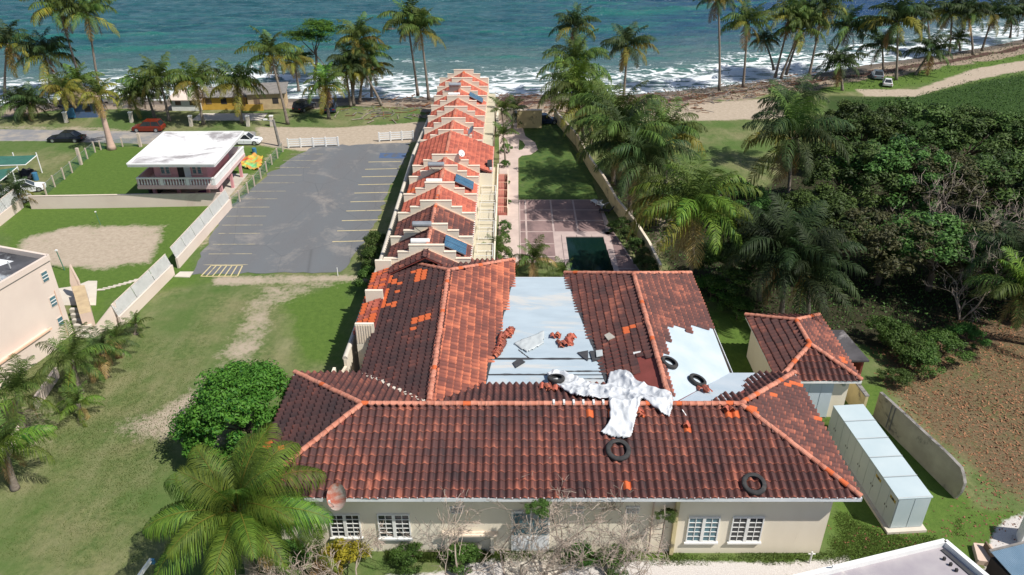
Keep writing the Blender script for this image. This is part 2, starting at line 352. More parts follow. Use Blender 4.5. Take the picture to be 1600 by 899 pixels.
def ground_mat():
    m,n,b=newmat('ground'); p=pos(n)
    n1=noise(n,p,.35,6,.6); n2=noise(n,p,2.2,8,.7); n3=noise(n,p,14,5,.7); n4=noise(n,p,.09,4,.6)
    grass=mix(n,ramp(n,n2,.32,.70),(.065,.105,.030),(.20,.215,.09))
    dry=mix(n,ramp(n,n3,.3,.7),(.12,.125,.055),(.29,.25,.14))
    n5=noise(n,stretch(n,p,(.5,.16,1),(0,0,-.35)),.9,6,.65); grass=mix(n,mth(n,'MULTIPLY',ramp(n,n1,.38,.66),.6),grass,dry); grass=mix(n,mth(n,'MULTIPLY',ramp(n,n5,.48,.70),.75),grass,(.27,.25,.14)); grass=mix(n,mth(n,'MULTIPLY',ramp(n,n4,.42,.58),.7),grass,(.06,.125,.024))
    lg=mix(n,ramp(n,n2,.3,.7),(.036,.095,.012),(.095,.175,.028)); lg=mix(n,ramp(n,n3,.35,.8),lg,(.13,.17,.045))
    col=mix(n,ramp(n,mth(n,'ADD',attr(n,'lush'),mth(n,'MULTIPLY',mth(n,'SUBTRACT',n1,.5),1.2)),.35,.75),grass,lg)
    def thr(a,amp,e0=.42,e1=.62,ns=None):
        k=mth(n,'ADD',attr(n,a),mth(n,'MULTIPLY',mth(n,'SUBTRACT',ns or n2,.5),amp)); k=mth(n,'ADD',k,mth(n,'MULTIPLY',mth(n,'SUBTRACT',n1,.5),amp*.9)); return ramp(n,k,e0,e1)
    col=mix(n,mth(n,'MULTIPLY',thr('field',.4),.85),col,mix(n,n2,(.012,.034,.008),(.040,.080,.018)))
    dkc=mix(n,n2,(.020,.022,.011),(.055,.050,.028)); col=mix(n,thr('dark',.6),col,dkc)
    dc=mix(n,n3,(.38,.31,.23),(.24,.19,.14)); dc=mix(n,ramp(n,n2,.25,.75),(.50,.42,.33),dc); dc=mix(n,mth(n,'MULTIPLY',ramp(n,n3,.62,.70),.7),dc,(.13,.14,.06))
    col=mix(n,thr('dirt',1.1,.46,.82),col,dc)
    sc=mix(n,ramp(n,n2,.35,.65),(.40,.32,.24),(.22,.17,.13)); col=mix(n,thr('sand',.9),col,sc); col=mix(n,mth(n,'MULTIPLY',attr(n,'wet'),.8),col,(.10,.085,.075))
    wc=mix(n,ramp(n,n3,.3,.75),(.035,.017,.014),(.17,.10,.08)); col=mix(n,thr('wrack',1.1,.40,.55),col,wc)
    ac=mix(n,n3,(.25,.25,.26),(.20,.20,.205)); ac=mix(n,ramp(n,n1,.45,.62),ac,(.36,.32,.27)); col=mix(n,thr('asph',.5),col,ac)
    lc=mix(n,ramp(n,noise(n,p,6,3,.8),.35,.65),(.07,.055,.030),(.21,.135,.085)); col=mix(n,mth(n,'MULTIPLY',thr('litter',1.3,.42,.95),.85),col,lc)
    gc=mix(n,ramp(n,n3,.3,.75),(.66,.63,.60),(.42,.38,.36)); gc=mix(n,ramp(n,n2,.62,.7),gc,(.12,.13,.07)); col=mix(n,thr('gravel',.8),col,gc)
    L(n,col,b.inputs['Base Color']); b.inputs['Roughness'].default_value=.95; b.inputs['Specular IOR Level'].default_value=.15
    h=mth(n,'ADD',n2,mth(n,'MULTIPLY',n3,.6)); bump(n,b,h,.5,.10)
ground_mat()
def gridmesh(name,X,Y,Z,mats,attrs,smooth=True):
    r,c=X.shape; V=np.stack([X.ravel(),Y.ravel(),Z.ravel()],1); i=np.arange(r*c).reshape(r,c)
    Q=np.stack([i[:-1,:-1],i[:-1,1:],i[1:,1:],i[1:,:-1]],-1).reshape(-1,4)
    m=npmesh(name,V,Q,mats,smooth=smooth)
    for k,a in attrs.items():
        t=m.attributes.new(k,'FLOAT','POINT'); t.data.foreach_set('value',a.astype(np.float32).ravel())
    o=bpy.data.objects.new(name,m); COL.objects.link(o); return o
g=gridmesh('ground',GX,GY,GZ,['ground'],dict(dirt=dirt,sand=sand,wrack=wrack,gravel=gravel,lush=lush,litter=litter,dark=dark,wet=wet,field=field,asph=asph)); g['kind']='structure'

# ---- sea
def sea_mat():
    m,n,b=newmat('sea'); p=pos(n); sd=attr(n,'sd'); cr=attr(n,'crest')
    ps=stretch(n,p,(.35,1,1)); n1=noise(n,ps,.10,6,.6); n2=noise(n,ps,.55,6,.65); n3=noise(n,ps,2.4,5,.6)
    deep=mix(n,ramp(n,n1,.35,.65),(.012,.060,.084),(.028,.105,.122)); deep=mix(n,mth(n,'MULTIPLY',ramp(n,n2,.42,.66),.5),deep,(.075,.165,.195))
    sx=N(n,'ShaderNodeSeparateXYZ'); L(n,p,sx.inputs[0])
    deep=mix(n,ramp(n,mth(n,'MULTIPLY_ADD',sx.outputs[0],.006,.5),.45,1.),deep,(.014,.050,.125))  # bluer towards +X: sky reflection painted into the water colour
    shal=mix(n,n2,(.09,.17,.17),(.15,.20,.18)); col=mix(n,ramp(n,mth(n,'ADD',mth(n,'DIVIDE',sd,60),mth(n,'MULTIPLY',mth(n,'SUBTRACT',n1,.5),.7)),.15,.75),shal,deep)
    col=mix(n,mth(n,'MULTIPLY',ramp(n,cr,.25,.9),.7),col,(.018,.15,.12))
    v=N(n,'ShaderNodeTexVoronoi',feature='DISTANCE_TO_EDGE'); v.inputs['Scale'].default_value=.55
    wv=N(n,'ShaderNodeVectorMath',operation='ADD'); L(n,ps,wv.inputs[0]); nn=N(n,'ShaderNodeTexNoise'); nn.inputs['Scale'].default_value=.8; L(n,ps,nn.inputs['Vector'])
    sc=N(n,'ShaderNodeVectorMath',operation='SCALE'); sc.inputs['Scale'].default_value=2.4; L(n,nn.outputs['Color'],sc.inputs[0]); L(n,sc.outputs[0],wv.inputs[1]); L(n,wv.outputs[0],v.inputs['Vector'])
    lace=ramp(n,v.outputs['Distance'],.01,.22,(1,1,1,1),(0,0,0,1))
    near=mth(n,'SUBTRACT',1.0,mth(n,'DIVIDE',mth(n,'ADD',sd,mth(n,'MULTIPLY',mth(n,'SUBTRACT',n1,.5),26)),23))
    k=mth(n,'ADD',near,mth(n,'MULTIPLY',mth(n,'SUBTRACT',n2,.5),1.3)); k=mth(n,'ADD',k,mth(n,'MULTIPLY',mth(n,'SUBTRACT',lace,.5),1.0))
    k=mth(n,'ADD',k,mth(n,'MULTIPLY',attr(n,'foam'),.9))
    foam=ramp(n,k,.60,.92)
    col=mix(n,foam,col,(.78,.82,.84)); L(n,col,b.inputs['Base Color'])
    b.inputs['IOR'].default_value=1.33; L(n,mth(n,'MULTIPLY_ADD',foam,.6,.18),b.inputs['Roughness'])
    bump(n,b,mth(n,'ADD',mth(n,'MULTIPLY',n2,1.0),mth(n,'MULTIPLY',n3,.35)),1.0,.95)
sea_mat()
sx_=axis(-175,175,.7,-3000,3000,20); t=np.concatenate([np.arange(-6,115,.55),115+(3000-115)*np.linspace(0,1,24)[1:]**2])
WX,T=np.meshgrid(sx_,t); WY=shore(WX)+T
wav=np.zeros_like(WX); wg=np.random.default_rng(4)
for lam,am in ((15,.30),(11,.22),(7.5,.18),(5,.12),(3.4,.08),(2.3,.05)):
    for _ in range(3):
        th=R(90+wg.uniform(-24,24)); k=2*math.pi/lam*wg.uniform(.85,1.15); ph=wg.uniform(0,6.28)
        s_=np.sin(k*(math.cos(th)*WX+math.sin(th)*WY)+ph+.8*fbm(WX,WY,.05,int(ph*10),2)); wav+=am*(1-2*np.abs(s_*.5)**1.2)*(.6+.4*fbm(WX,WY,.04,int(lam),2))*.62
fade=np.clip(T/14,.12,1)*1.9*np.where(T<112,1,.0); wav=wav-wav.mean(); Z=-.75+wav*fade
bk=np.zeros_like(T)
for off,amp,w0 in ((7,.35,1.2),(14,.55,1.5),(25,.75,1.8),(38,.7,2.2),(52,.7,2.6),(69,.6,3.0),(88,.5,3.2)):
    c=off+2.0*fbm(WX,WY*0,.09,int(off),3); e=np.clip(fbm(WX,WY*0+off,.045,int(off)+5,2)*1.4+.25,0,1); d=(T-c)/w0
    Z+=amp*e*np.exp(-d*d); bk=np.maximum(bk,e*np.exp(-((T-c+.6)/(.7*w0))**2)*(1. if off<20 else (.5 if off<30 else .12)))
g=gridmesh('sea',WX,WY,Z,['sea'],dict(sd=T,crest=np.clip((Z+.75)*1.6,0,1),foam=bk)); g['kind']='structure'

# ------------------------------------------------------------------ parking lot, road bits, paths, courtyard
def wob(pts,step=.8,amp=.15,seed=1,skip=()):
    g=random.Random(seed); out=[]; P=[Vector((p[0],p[1],0)) for p in pts]
    for i in range(len(P)):
        a,b=P[i],P[(i+1)%len(P)]; d=b-a; k=max(1,int(d.length/step)); nn=Vector((-d.y,d.x,0)).normalized(); am=0 if i in skip else amp
        for j in range(k):
            q=a+d*j/k+nn*(g.gauss(0,am)*(j>0)); out.append((q.x,q.y))
    return out
def sheet(name,pts,z,mat,parent=None,kind='structure',**k):
    mb=MB(); mb.prism(pts,z-.10,z,mat); return mb.obj(name,parent,kind=kind,**k)
m,n,b=newmat('asphalt'); p=pos(n); n1=noise(n,p,.16,6,.62,.8); n2=noise(n,p,1.3,8,.7); n3=noise(n,p,22,3,.7)
col=mix(n,ramp(n,n3,.35,.7),(.11,.112,.117),(.165,.166,.172)); col=mix(n,ramp(n,noise(n,stretch(n,p,(1,.28,1)),.35,6,.6),.35,.65),col,(.135,.145,.155))
s=mth(n,'ADD',n1,mth(n,'MULTIPLY',mth(n,'SUBTRACT',n2,.5),.35)); s=mth(n,'ADD',s,mth(n,'MULTIPLY',attr(n,'edge'),.22)); col=mix(n,mth(n,'MULTIPLY',ramp(n,s,.54,.72),.7),col,(.30,.27,.24))
v=N(n,'ShaderNodeTexVoronoi',feature='DISTANCE_TO_EDGE'); v.inputs['Scale'].default_value=.16; L(n,stretch(n,p,(1,.6,1)),v.inputs['Vector']); col=mix(n,ramp(n,v.outputs['Distance'],.0015,.005,(.35,.35,.35,1),(0,0,0,1)),col,(.05,.05,.05))
L(n,col,b.inputs['Base Color']); b.inputs['Roughness'].default_value=.9; bump(n,b,n3,.3,.01)
lot=wob([(-31.0,66.0),(-16.6,66.6),(-15.2,75),(-14.0,104.5),(-21.5,103.6),(-27.2,102.9),(-29.2,98),(-32.4,82.8)],.9,.16,3)
lotm=sheet('parking_lot',lot,.03,'asphalt')
bay=MB()
def strip(mb,a,b,w,mat,z=.036,wobn=6):
    a,b=Vector(a),Vector(b); d=(b-a).normalized(); nn=Vector((-d.y,d.x))*w/2
    mb.add([(a.x+nn.x,a.y+nn.y,z),(a.x-nn.x,a.y-nn.y,z),(b.x-nn.x,b.y-nn.y,z),(b.x+nn.x,b.y+nn.y,z)],[(0,1,2,3)],mat)
for i in range(10):   # east row of bays
    Y=73.35+i*2.62; xr=-14.4 if i else -14.6; m_=MB(); strip(m_,(-18.7,Y-.15),(xr,Y+.1),.14,'bay_paint'); m_.obj('bay_line',lotm,kind='structure')
for i,v in enumerate((416,399,384,367,354,340,326,313,301,288,276,264,253,243)):
    a=G(352+i*6.5 if i else 380,v-1); x0=-30.4+(-.28*i if i<7 else -.28*6+.35*(i-6)); m_=MB(); strip(m_,(x0,a.y),(x0+4.4,a.y+.05),.13,'bay_worn'); m_.obj('bay_line',lotm,kind='structure')
hx=MB(); q0,q1,q2,q3=[G(*p)[:2] for p in((330,416),(379,416),(371,433),(314,433))]
for a,b_ in ((q0,q1),(q1,q2),(q2,q3),(q3,q0)): strip(hx,a,b_,.12,'bay_paint')
for k in range(1,6):
    t_=k/6; strip(hx,Vector(q0).lerp(Vector(q1),t_),Vector(q3).lerp(Vector(q2),t_-.02),.11,'bay_paint',.038)
hx.obj('hatched_bay',lotm,kind='structure')
bp=MB(); c=[G(*p) for p in ((594,240),(636,240),(630,249),(592,248))]; bp.add([(p.x,p.y,.037) for p in c],[(0,1,2,3)][::1],'blue_paint'); 
o_=bp.obj('blue_bay',lotm,kind='structure')
# courtyard lawn, paths, deck
lawn=[(.85,84.6),(10.2,84.5),(9.9,94.3),(8.6,101.5),(6.9,113.5),(2.2,113.2),(1.1,100)]
mk('lawn',(.034,.082,.012),(.085,.135,.024),1.2,.95,(.10,.13,.04),.6,bmp=.6)
sheet('courtyard_lawn',lawn,.012,'lawn')
path=[(-1.3,68),(.8,68),(.82,84.4),(.9,98.2),(1.4,99.2),(2.6,99.6),(3.6,101.5),(3.3,104.5),(2.0,107.2),(1.6,112),(1.6,118),(-2,118),(-1.6,99)]
sheet('garden_path',path,.05,'path_stone')
isl=[(1.0,101.3),(1.5,101.6),(1.9,103.2),(1.6,105),(1.1,105.8)]; sheet('lawn_island',isl,.056,'lawn')
# deck of separate cast slabs
dk=MB(); dk.prism([(.85,68.5),(5.5,68.5),(5.5,75.9),(13.2,66),(13.9,66.2),(10.2,84.3),(.85,84.3)] if False else [(.85,68.6),(5.3,68.6),(5.3,84.3),(.85,84.3)],-.08,.04,'deck_joint')
dk.prism([(5.3,74.9),(10.9,74.9),(10.2,84.3),(5.3,84.3)],-.08,.04,'deck_joint'); dk.prism([(10.0,64.5),(12.9,64.5),(10.95,75.6),(10.0,75.6)],-.08,.04,'deck_joint')
deck=dk.obj('pool_deck',kind='structure')
rows=[84.25,81.35,78.5,75.6,72.7,69.8,68.7]; cols=[.9,1.62,4.55,7.15,10.4]
for r_ in range(6):
    for c_ in range(4):
        x0,x1,y1,y0=cols[c_]+.1,cols[c_+1]-.1,rows[r_]-.1,rows[r_+1]+.1
        if r_>=3 and c_>=2: continue
        if r_>=3 and c_==1: x1=min(x1,5.1)
        sh=.0
        if c_==3: x1=10.15+.06*(84-y1)*0
        mb=MB(); mb.prism([(x0,y0),(x1,y0),(x1,y1),(x0,y1)],.0,.055,'deck_slab'); mb.obj('paving_slab',deck)
for k in range(4):
    y0=64.6+k*2.75; mb=MB(); xa=10.5; xb=12.7-(y0-64.5)*.17; mb.prism([(xa,y0),(xb,y0),(xb-.4,y0+2.6),(xa,y0+2.6)],.0,.055,'deck_slab'); mb.obj('paving_slab',deck)
# pool with coping
m,n,b=newmat('pool_water'); p=pos(n); col=mix(n,noise(n,p,.35,4),(.004,.016,.018),(.006,.020,.012)); L(n,col,b.inputs['Base Color']); b.inputs['Roughness'].default_value=.06; b.inputs['IOR'].default_value=1.33; bump(n,b,noise(n,p,3,3),.15,.02)
pw=MB(); pw.prism([(5.75,60),(10.3,60),(9.75,74.3),(5.75,74.3)],-.03,.02,'pool_water'); pw.obj('pool_water',kind='structure')
cp=thing('pool_coping','pale stone coping framing the dark green courtyard pool','pool edge',(7.8,68,0))
def part(mb,name,par,**k):
    o=mb.obj(name,None,**k); o.parent=par; o.matrix_parent_inverse=Matrix.LocRotScale(par.location,par.rotation_euler,par.scale).inverted(); return o
for k in range(8):
    mb=MB(); y0=61.5+k*1.6; mb.box(5.3,5.75,y0+.02,y0+1.58,0,.10,'deck_joint'); part(mb,'coping_stone',cp)
    mb=MB(); xx=10.25-(y0-60)*.038; mb.box(xx-.05,xx+.42,y0+.02,y0+1.58,0,.10,'deck_joint'); part(mb,'coping_stone',cp)
for k in range(3):
    mb=MB(); mb.box(5.3+k*1.6+.02,5.3+k*1.6+1.58,74.3,74.8,0,.10,'deck_joint'); part(mb,'coping_stone',cp)

# ------------------------------------------------------------------ roof tiles
PROF=[(0,.0),(.12,.045),(.27,.095),(.42,.105),(.58,.06),(.72,.0),(.86,-.03),(1,.0)]; RELIEF_SHADE=[-.10,.06,.10,.06,-.06,-.22,-.30,-.18]  # second list paints light on the barrel crest and shade in the groove
def tile_mesh(wd=.43,ln=.52,lift=.045,simple=False):
    pr_=PROF if not simple else [(0,0),(.25,.075),(.5,.06),(.75,-.01),(1,0)]
    vs=[];fs=[];lip_and_shade=[]; k=len(pr_); pr_=[(a_,b_*1.35) for a_,b_ in pr_]
    for t_,z in pr_: vs.append(((t_-.5)*wd,-ln/2-.02,z+lift)); lip_and_shade.append(1.)
    for t_,z in pr_: vs.append(((t_-.5)*wd,-ln/2+.09,z+lift*.85)); lip_and_shade.append(.35)
    for t_,z in pr_: vs.append(((t_-.5)*wd,ln/2+.03,z*.92+.0)); lip_and_shade.append(0.)
    for t_,z in pr_: vs.append(((t_-.5)*wd,-ln/2-.02,z+lift-.035)); lip_and_shade.append(.7)
    if not simple:
        for q_ in range(4):
            for i in range(k): lip_and_shade[q_*k+i]+=RELIEF_SHADE[i]  # painted crest light and groove shade added onto the lip tone
    for i in range(k-1):
        fs+=[(i,i+1,k+i+1,k+i),(k+i,k+i+1,2*k+i+1,2*k+i),(3*k+i,3*k+i+1,i+1,i)]
    return vs,fs,lip_and_shade
TV,TF,TL=tile_mesh(); SV,SF,SLp=tile_mesh(simple=True)
def inpoly(x,y,P):
    r=False
    for i in range(len(P)):
        (x0,y0),(x1,y1)=P[i],P[(i+1)%len(P)]
        if (y0>y)!=(y1>y) and x<(x1-x0)*(y-y0)/(y1-y0)+x0: r=not r
    return r
def slope_tiles(poly,eave_a,eave_b,holes=(),wd=.43,ln=.52,marg=.0,seed=0,rfun=None,miss=.0):
    """yields (matrix, world centre, rnd) for tiles on a roof plane; eave runs a->b with up-slope on its left"""
    P=[Vector(p) for p in poly]; a,b_=Vector(eave_a),Vector(eave_b); e=(b_-a).normalized(); nn=(P[1]-P[0]).cross(P[2]-P[0]).normalized()
    if nn.z<0: nn=-nn
    u=nn.cross(e).normalized(); P2=[((p-a).dot(e),(p-a).dot(u)) for p in P]
    g=random.Random(seed); x0=min(p[0] for p in P2); x1=max(p[0] for p in P2); y1=max(p[1] for p in P2); y0=min(p[1] for p in P2)
    out=[]; j=0
    H2=[[((Vector(p)-a).dot(e),(Vector(p)-a).dot(u)) for p in h] for h in holes]
    nr=int((y1-y0)/ln)+1; nc=int((x1-x0)/wd)+1
    for r_ in range(nr):
        for c_ in range(nc):
            x=x0+(c_+.5)*wd; y=y0+(r_+.5)*ln-.03+.022*math.sin(c_*.31+r_*1.7)+.012*math.sin(c_*1.1+r_)
            if not inpoly(x,y,P2) or any(inpoly(x,y,h) for h in H2): continue
            if g.random()<miss: continue
            p=a+e*x+u*y+nn*g.uniform(0,.008); th=g.gauss(0,.012)
            ee=(e*math.cos(th)+u*math.sin(th)); uu=nn.cross(ee)
            M=Matrix(((ee.x,uu.x,nn.x,p.x),(ee.y,uu.y,nn.y,p.y),(ee.z,uu.z,nn.z,p.z),(0,0,0,1)))
            rr=g.random()**1.2
            if rfun: rr=rfun(p,rr)
            if rr is None: continue
            out.append((M,p,rr))
    return out
def join_tiles(tl,mat,name,parent,simple=False,**k):
    if not tl: return
    V,F_,LP=(SV,SF,SLp) if simple else (TV,TF,TL); V=np.array(V); Fq=np.array(F_); n_=len(V)
    VV=np.concatenate([V@np.array(M.to_3x3()).T+np.array(M.translation) for M,_,_ in tl]); FF=np.concatenate([Fq+i*n_ for i in range(len(tl))])
    m=npmesh(name,VV,FF,[mat],np.repeat([t_[2] for t_ in tl],n_)); a=m.attributes.new('lip_and_shade','FLOAT','POINT'); a.data.foreach_set('value',np.tile(np.array(LP,np.float32),len(tl)))
    o=bpy.data.objects.new(name,m); COL.objects.link(o); o.parent=parent; fin(o,**k); return o
TM={}
def tile_obj(mat,r):
    q=2.0 if r>1.5 else round(min(r,.99)*9)/9.; key=(mat,q)
    if key not in TM:
        mb=MB(); mb.add(TV,TF,mat,q,list(TL)); TM[key]=mb.mesh('roof_tile')
    return TM[key]
CAPM={}
def cap_obj(i,ln=.46,r=.17):
    if i not in CAPM:
        mb=MB(); n_=7; vs=[]; lip_and_shade=[]
        for s_,rr in ((-.5,r*1.12),(.62,r*.92)):
            for k in range(n_):
                a=math.pi*k/(n_-1); vs.append((s_*ln,math.cos(a)*rr,math.sin(a)*rr*.85)); lip_and_shade.append(1. if s_<0 else .2)
        o=len(vs); vs.append((-.5*ln,0,-.02)); lip_and_shade.append(.5)
        fs=[(k,k+1,n_+k+1,n_+k) for k in range(n_-1)]+[(k+1,k,o) for k in range(n_-1)]
        mb.add(vs,fs,'cap',[.25,.5,.75,.95,2.0][i],lip_and_shade); CAPM[i]=mb.mesh('ridge_tile')
    return CAPM[i]
def caps(a,b,parent,g=random.Random(3),fresh=.06,joined=None,ln=.46,wob_=.02):
    a,b=Vector(a),Vector(b); d=b-a; k=max(1,int(d.length/(ln*.93)));
    for i in range(k):
        p=a+d*((i+.5)/k)+Vector((g.gauss(0,wob_*.5),g.gauss(0,wob_*.5),g.uniform(0,.015))); yaw=math.atan2(d.y,d.x)+g.gauss(0,wob_); pit=-math.atan2(d.z,math.hypot(d.x,d.y))-.03
        c_=4 if g.random()<fresh else g.choice([0,1,1,2,2,3]); q=Matrix.Translation(p)@Matrix.Rotation(yaw,4,'Z')@Matrix.Rotation(pit,4,'Y')
        if joined is None:
            o=bpy.data.objects.new('ridge_tile',cap_obj(c_)); COL.objects.link(o); o.parent=parent; o.matrix_basis=q
        else: joined.append((q,c_))
def join_caps(lst,parent,name='ridge_tiles',sc=1.):
    m0=cap_obj(1); V=np.array([v.co[:] for v in m0.vertices]); mb=MB()
    lp=[x.value for x in m0.attributes['lip_and_shade'].data]; fs=[tuple(p.vertices) for p in m0.polygons]
    for q,c_ in lst: mb.add([q@Vector(v) for v in V],fs,'cap',[.25,.5,.75,.95,2.0][c_],lp)
    return mb.obj(name,parent,kind='stuff')

# ------------------------------------------------------------------ the storm-damaged villa
ze,zr=5.2,7.0; XL,XR,YF,YB,YR=-14.5,19.0,31.2,42.7,37.0; RL,RR=-8.9,13.65; LX,RX=-4.9,9.5
villa=thing('villa','cream villa with weathered red tile roof, two rear wings and a bare pale middle slab','house')
rf=MB(); dz=-.03
def E(p,d=dz): return (p[0],p[1],p[2]+d)
A1=[(XL,YF,ze),(XR,YF,ze),(RR,YR,zr),(RL,YR,zr)]; A2=[(XL,YB,ze),(XL,YF,ze),(RL,YR,zr)]; A3=[(XR,YF,ze),(XR,YB,ze),(RR,YR,zr)]
A4a=[(-10,YB,ze),(XL,YB,ze),(RL,YR,zr),(LX,YR,zr)]; A4b=[(LX,YR,zr),(RX,YR,zr),(6.2,40.5,5.9),(-1.75,40.5,5.9)]; A4c=[(XR,YB,ze),(14.8,YB,ze),(RX,YR,zr),(RR,YR,zr)]
A5=[(LX,YR,zr),(LX,53.8,zr),(-10.05,59.1,ze),(-10.05,YB-.0,ze)]
A6=[(LX,YR,zr),(-1.75,40.5,5.9),(.25,55.6,ze),(.25,59.1,ze),(LX,53.8,zr)]
A7=[(.25,59.1,ze),(-10.05,59.1,ze),(LX,53.8,zr)]
A8=[(RX,YR,zr),(RX,53.3,zr),(4.4,56.7,ze),(4.4,55.6,ze),(6.2,40.5,5.9)]
A9=[(RX,YR,zr),(14.7,YB,ze),(14.85,56.7,ze),(RX,53.3,zr)]
A10=[(14.85,56.7,ze),(4.4,56.7,ze),(RX,53.3,zr)]
for P in (A1,A2,A3,A4a,A4b,A4c,A5,A7,A8,A9,A10,A6): 
    # fan so slightly warped outlines stay closed
    rf.slab([E(p) for p in P],.10,'membrane_red')
roof=rf.obj('roof',villa,label='red tiled hipped roof with damage in the middle')
# bare slab
sb=MB(); S=[(-1.85,40.4,5.91),(6.3,40.4,5.91),(4.6,56.0,5.24),(.1,56.0,5.24)]
def slabpt(s_,t_,h=0):
    a=Vector(S[0]).lerp(Vector(S[1]),s_); b_=Vector(S[3]).lerp(Vector(S[2]),s_); p=a.lerp(b_,t_); p.z+=h; return p
cuts=[0,.075,.20,1]
for k in range(3):
    t0,t1=cuts[k]+.006,cuts[k+1]-.004
    if k==0:
        sb.slab([slabpt(0,t0,.02),slabpt(1,t0,.02),slabpt(1,t1,.02),slabpt(0,t1,.02)],.05,'slab'); continue
    sb.slab([slabpt(-.0,t0,.02),slabpt(1,t0,.02),slabpt(1,t1,.02),slabpt(0,t1,.02)],.05,'slab')
sb.slab([slabpt(-.02,0,-.02),slabpt(1.02,0,-.02),slabpt(1.02,1,-.02),slabpt(-.02,1,-.02)],.25,'bitumen')
sb.obj('bare_roof_slab',roof,label='pale blue bare slab between the two wings')
sm=MB() # black joints, ragged
g_=random.Random(5)
def seam(a,b,w):
    n_=14; top=[];bot=[]
    for i in range(n_+1):
        t_=i/n_; s_=a[0]+(b[0]-a[0])*t_; q=a[1]+(b[1]-a[1])*t_; d=w*g_.uniform(.5,1.3)/2
        top.append(slabpt(s_,q+d,.035)); bot.append(slabpt(s_,q-d,.035))
    for i in range(n_): sm.add([bot[i],bot[i+1],top[i+1],top[i]],[(0,1,2,3)],'bitumen')
seam((.0,.20),(1,.20),.014); seam((.0,.077),(.56,.077),.012); seam((.56,.10),(1,.103),.010); seam((.56,.077),(.57,.10),.03); seam((.6,.045),(1,.045),.006); seam((.25,.275),(.36,.205),.01)
for sgn,pa in ((0,(0,0)),(1,(1,0))):
    n_=16
    for i in range(n_):
        t0,t1=i/n_,(i+1)/n_; o1=.012+.012*g_.random(); 
        s0=-.012 if sgn==0 else 1.012; s1=s0+(.022+o1 if sgn==0 else -.022-o1)
        q=[slabpt(s0,t0,.05),slabpt(s1,t0,.05),slabpt(s1,t1,.05),slabpt(s0,t1,.05)]
        sm.add(q if sgn==0 else q[::-1],[(0,1,2,3)],'bitumen')
sm.obj('black_joint_strip',roof)
# white membrane on the right wing foot
mbm=MB(); mbm.slab([(RX+.15,YR+.15,zr+.0),(14.66,YB,ze+.02),(14.75,48.6,ze+.02),(RX+1.2,47.0,zr-.36),(RX+.15,44.5,zr)],.03,'slab_white')
mbm.slab([(RX+.2,YR+.1,zr-.02),(12.6,YR+.1,zr-.02),(17.2,YB+.05,ze),(14.66,YB+.05,ze)],.03,'slab_white'); mbm.obj('bare_roof_patch',roof,label='white membrane patch with missing tiles at foot of right wing')
# tiles
def px_box(*boxes):
    """patches of fresh orange tile on a plane, given as survey boxes"""
    def f(p,rr):
        d=p.y*cP-(p.z-HC)*sP; u=CU+F*p.x/d; v=CV-F*(p.y*sP+(p.z-HC)*cP)/d
        for (x0,y0,x1,y1,pr_) in boxes:
            if x0<=u<=x1 and y0<=v<=y1 and random.random()<pr_: return 2.0
        return rr
    return f
T1=slope_tiles(A1,(XL,YF,ze),(XR,YF,ze),seed=1,rfun=px_box((970,757,980,776,1),(1066,660,1080,678,1),(992,640,1010,652,.5),(900,640,1010,650,.1),(1130,640,1150,652,.6)))
T2=slope_tiles(A2,(XL,YB,ze),(XL,YF,ze),seed=2,rfun=px_box((415,692,442,703,.9),(440,660,470,690,.0)))
T3=slope_tiles(A3,(XR,YF,ze),(XR,YB,ze),seed=3,rfun=px_box((1228,597,1258,604,.7),(1196,613,1212,620,.7),(1272,654,1288,660,.6),(1150,630,1180,650,.12)))
T4=slope_tiles(A4a,(-10,YB,ze),(XL,YB,ze),seed=4)+slope_tiles(A4b,(6.2,40.5,5.9),(-1.75,40.5,5.9),seed=5)
R4=[(13.1,YR+.0,zr),(14.1,40.0,6.05),(14.9,YB-.8,5.4),(16.8,YB,ze),(XR,YB,ze),(RR,YR,zr)]
hole4=[[(RX-.5,YR-.5,7.1),(12.2,YR-.5,7.1),(12.4,YR+1.4,6.55),(14.6,YR+1.9,6.4),(14.9,YR+3.4,5.9),(16.9,YB+.5,5.1),(13,YB+.5,5.1),(RX-.5,YB+.5,5.1)]]
T4c=slope_tiles(A4c,(XR,YB,ze),(14.8,YB,ze),holes=hole4,seed=6)
T5=slope_tiles(A5,(-10.05,59.1,ze),(-10.05,YB,ze),seed=7,rfun=px_box((590,428,612,438,.7),(594,438,632,462,.55),(597,455,606,484,1),(575,470,590,495,.6),(604,474,625,480,.9),(640,500,662,518,.55),(655,494,672,502,.7),(652,432,666,441,.9),(646,422,668,430,.7),(600,412,640,420,.35),(590,420,602,450,.5)))
T6=slope_tiles(A6,(.25,YR,ze),(.25,59.1,ze),seed=8)
T7=slope_tiles(A7,(.25,59.1,ze),(-10.05,59.1,ze),seed=9)
hole8=[[(8.0,40.8,6.47),(8.6,42.6,6.7),(9.55,41.5,7.02),(9.55,37,7.02),(7,37,6.2)]]
T8=slope_tiles(A8,(4.4,56.7,ze),(4.4,YR,ze),holes=hole8,seed=10,rfun=px_box((978,511,990,523,1)))
hole9=[[(RX+.1,36.5,zr),(15.5,36.5,4.9),(15.5,48.3,4.9),(13.1,47.6,5.7),(12.6,46.6,5.9),(11.7,46.9,6.2),(RX+1.3,46.2,6.54),(RX+1.0,43.0,6.65),(RX+.3,42.6,6.9)]]
T9=slope_tiles(A9,(14.75,YB-6,ze),(14.85,56.7,ze),holes=hole9,seed=11)
T10=slope_tiles(A10,(14.85,56.7,ze),(4.4,56.7,ze),seed=12)
T1.sort(key=lambda t_:t_[1].y); near=[t_ for t_ in T1 if -11<t_[1].x<17.5][:300]; ids=set(id(t_) for t_ in near)
for M,p,rr in near:
    o=bpy.data.objects.new('roof_tile',tile_obj('tile',rr)); COL.objects.link(o); o.parent=roof; o.matrix_basis=M
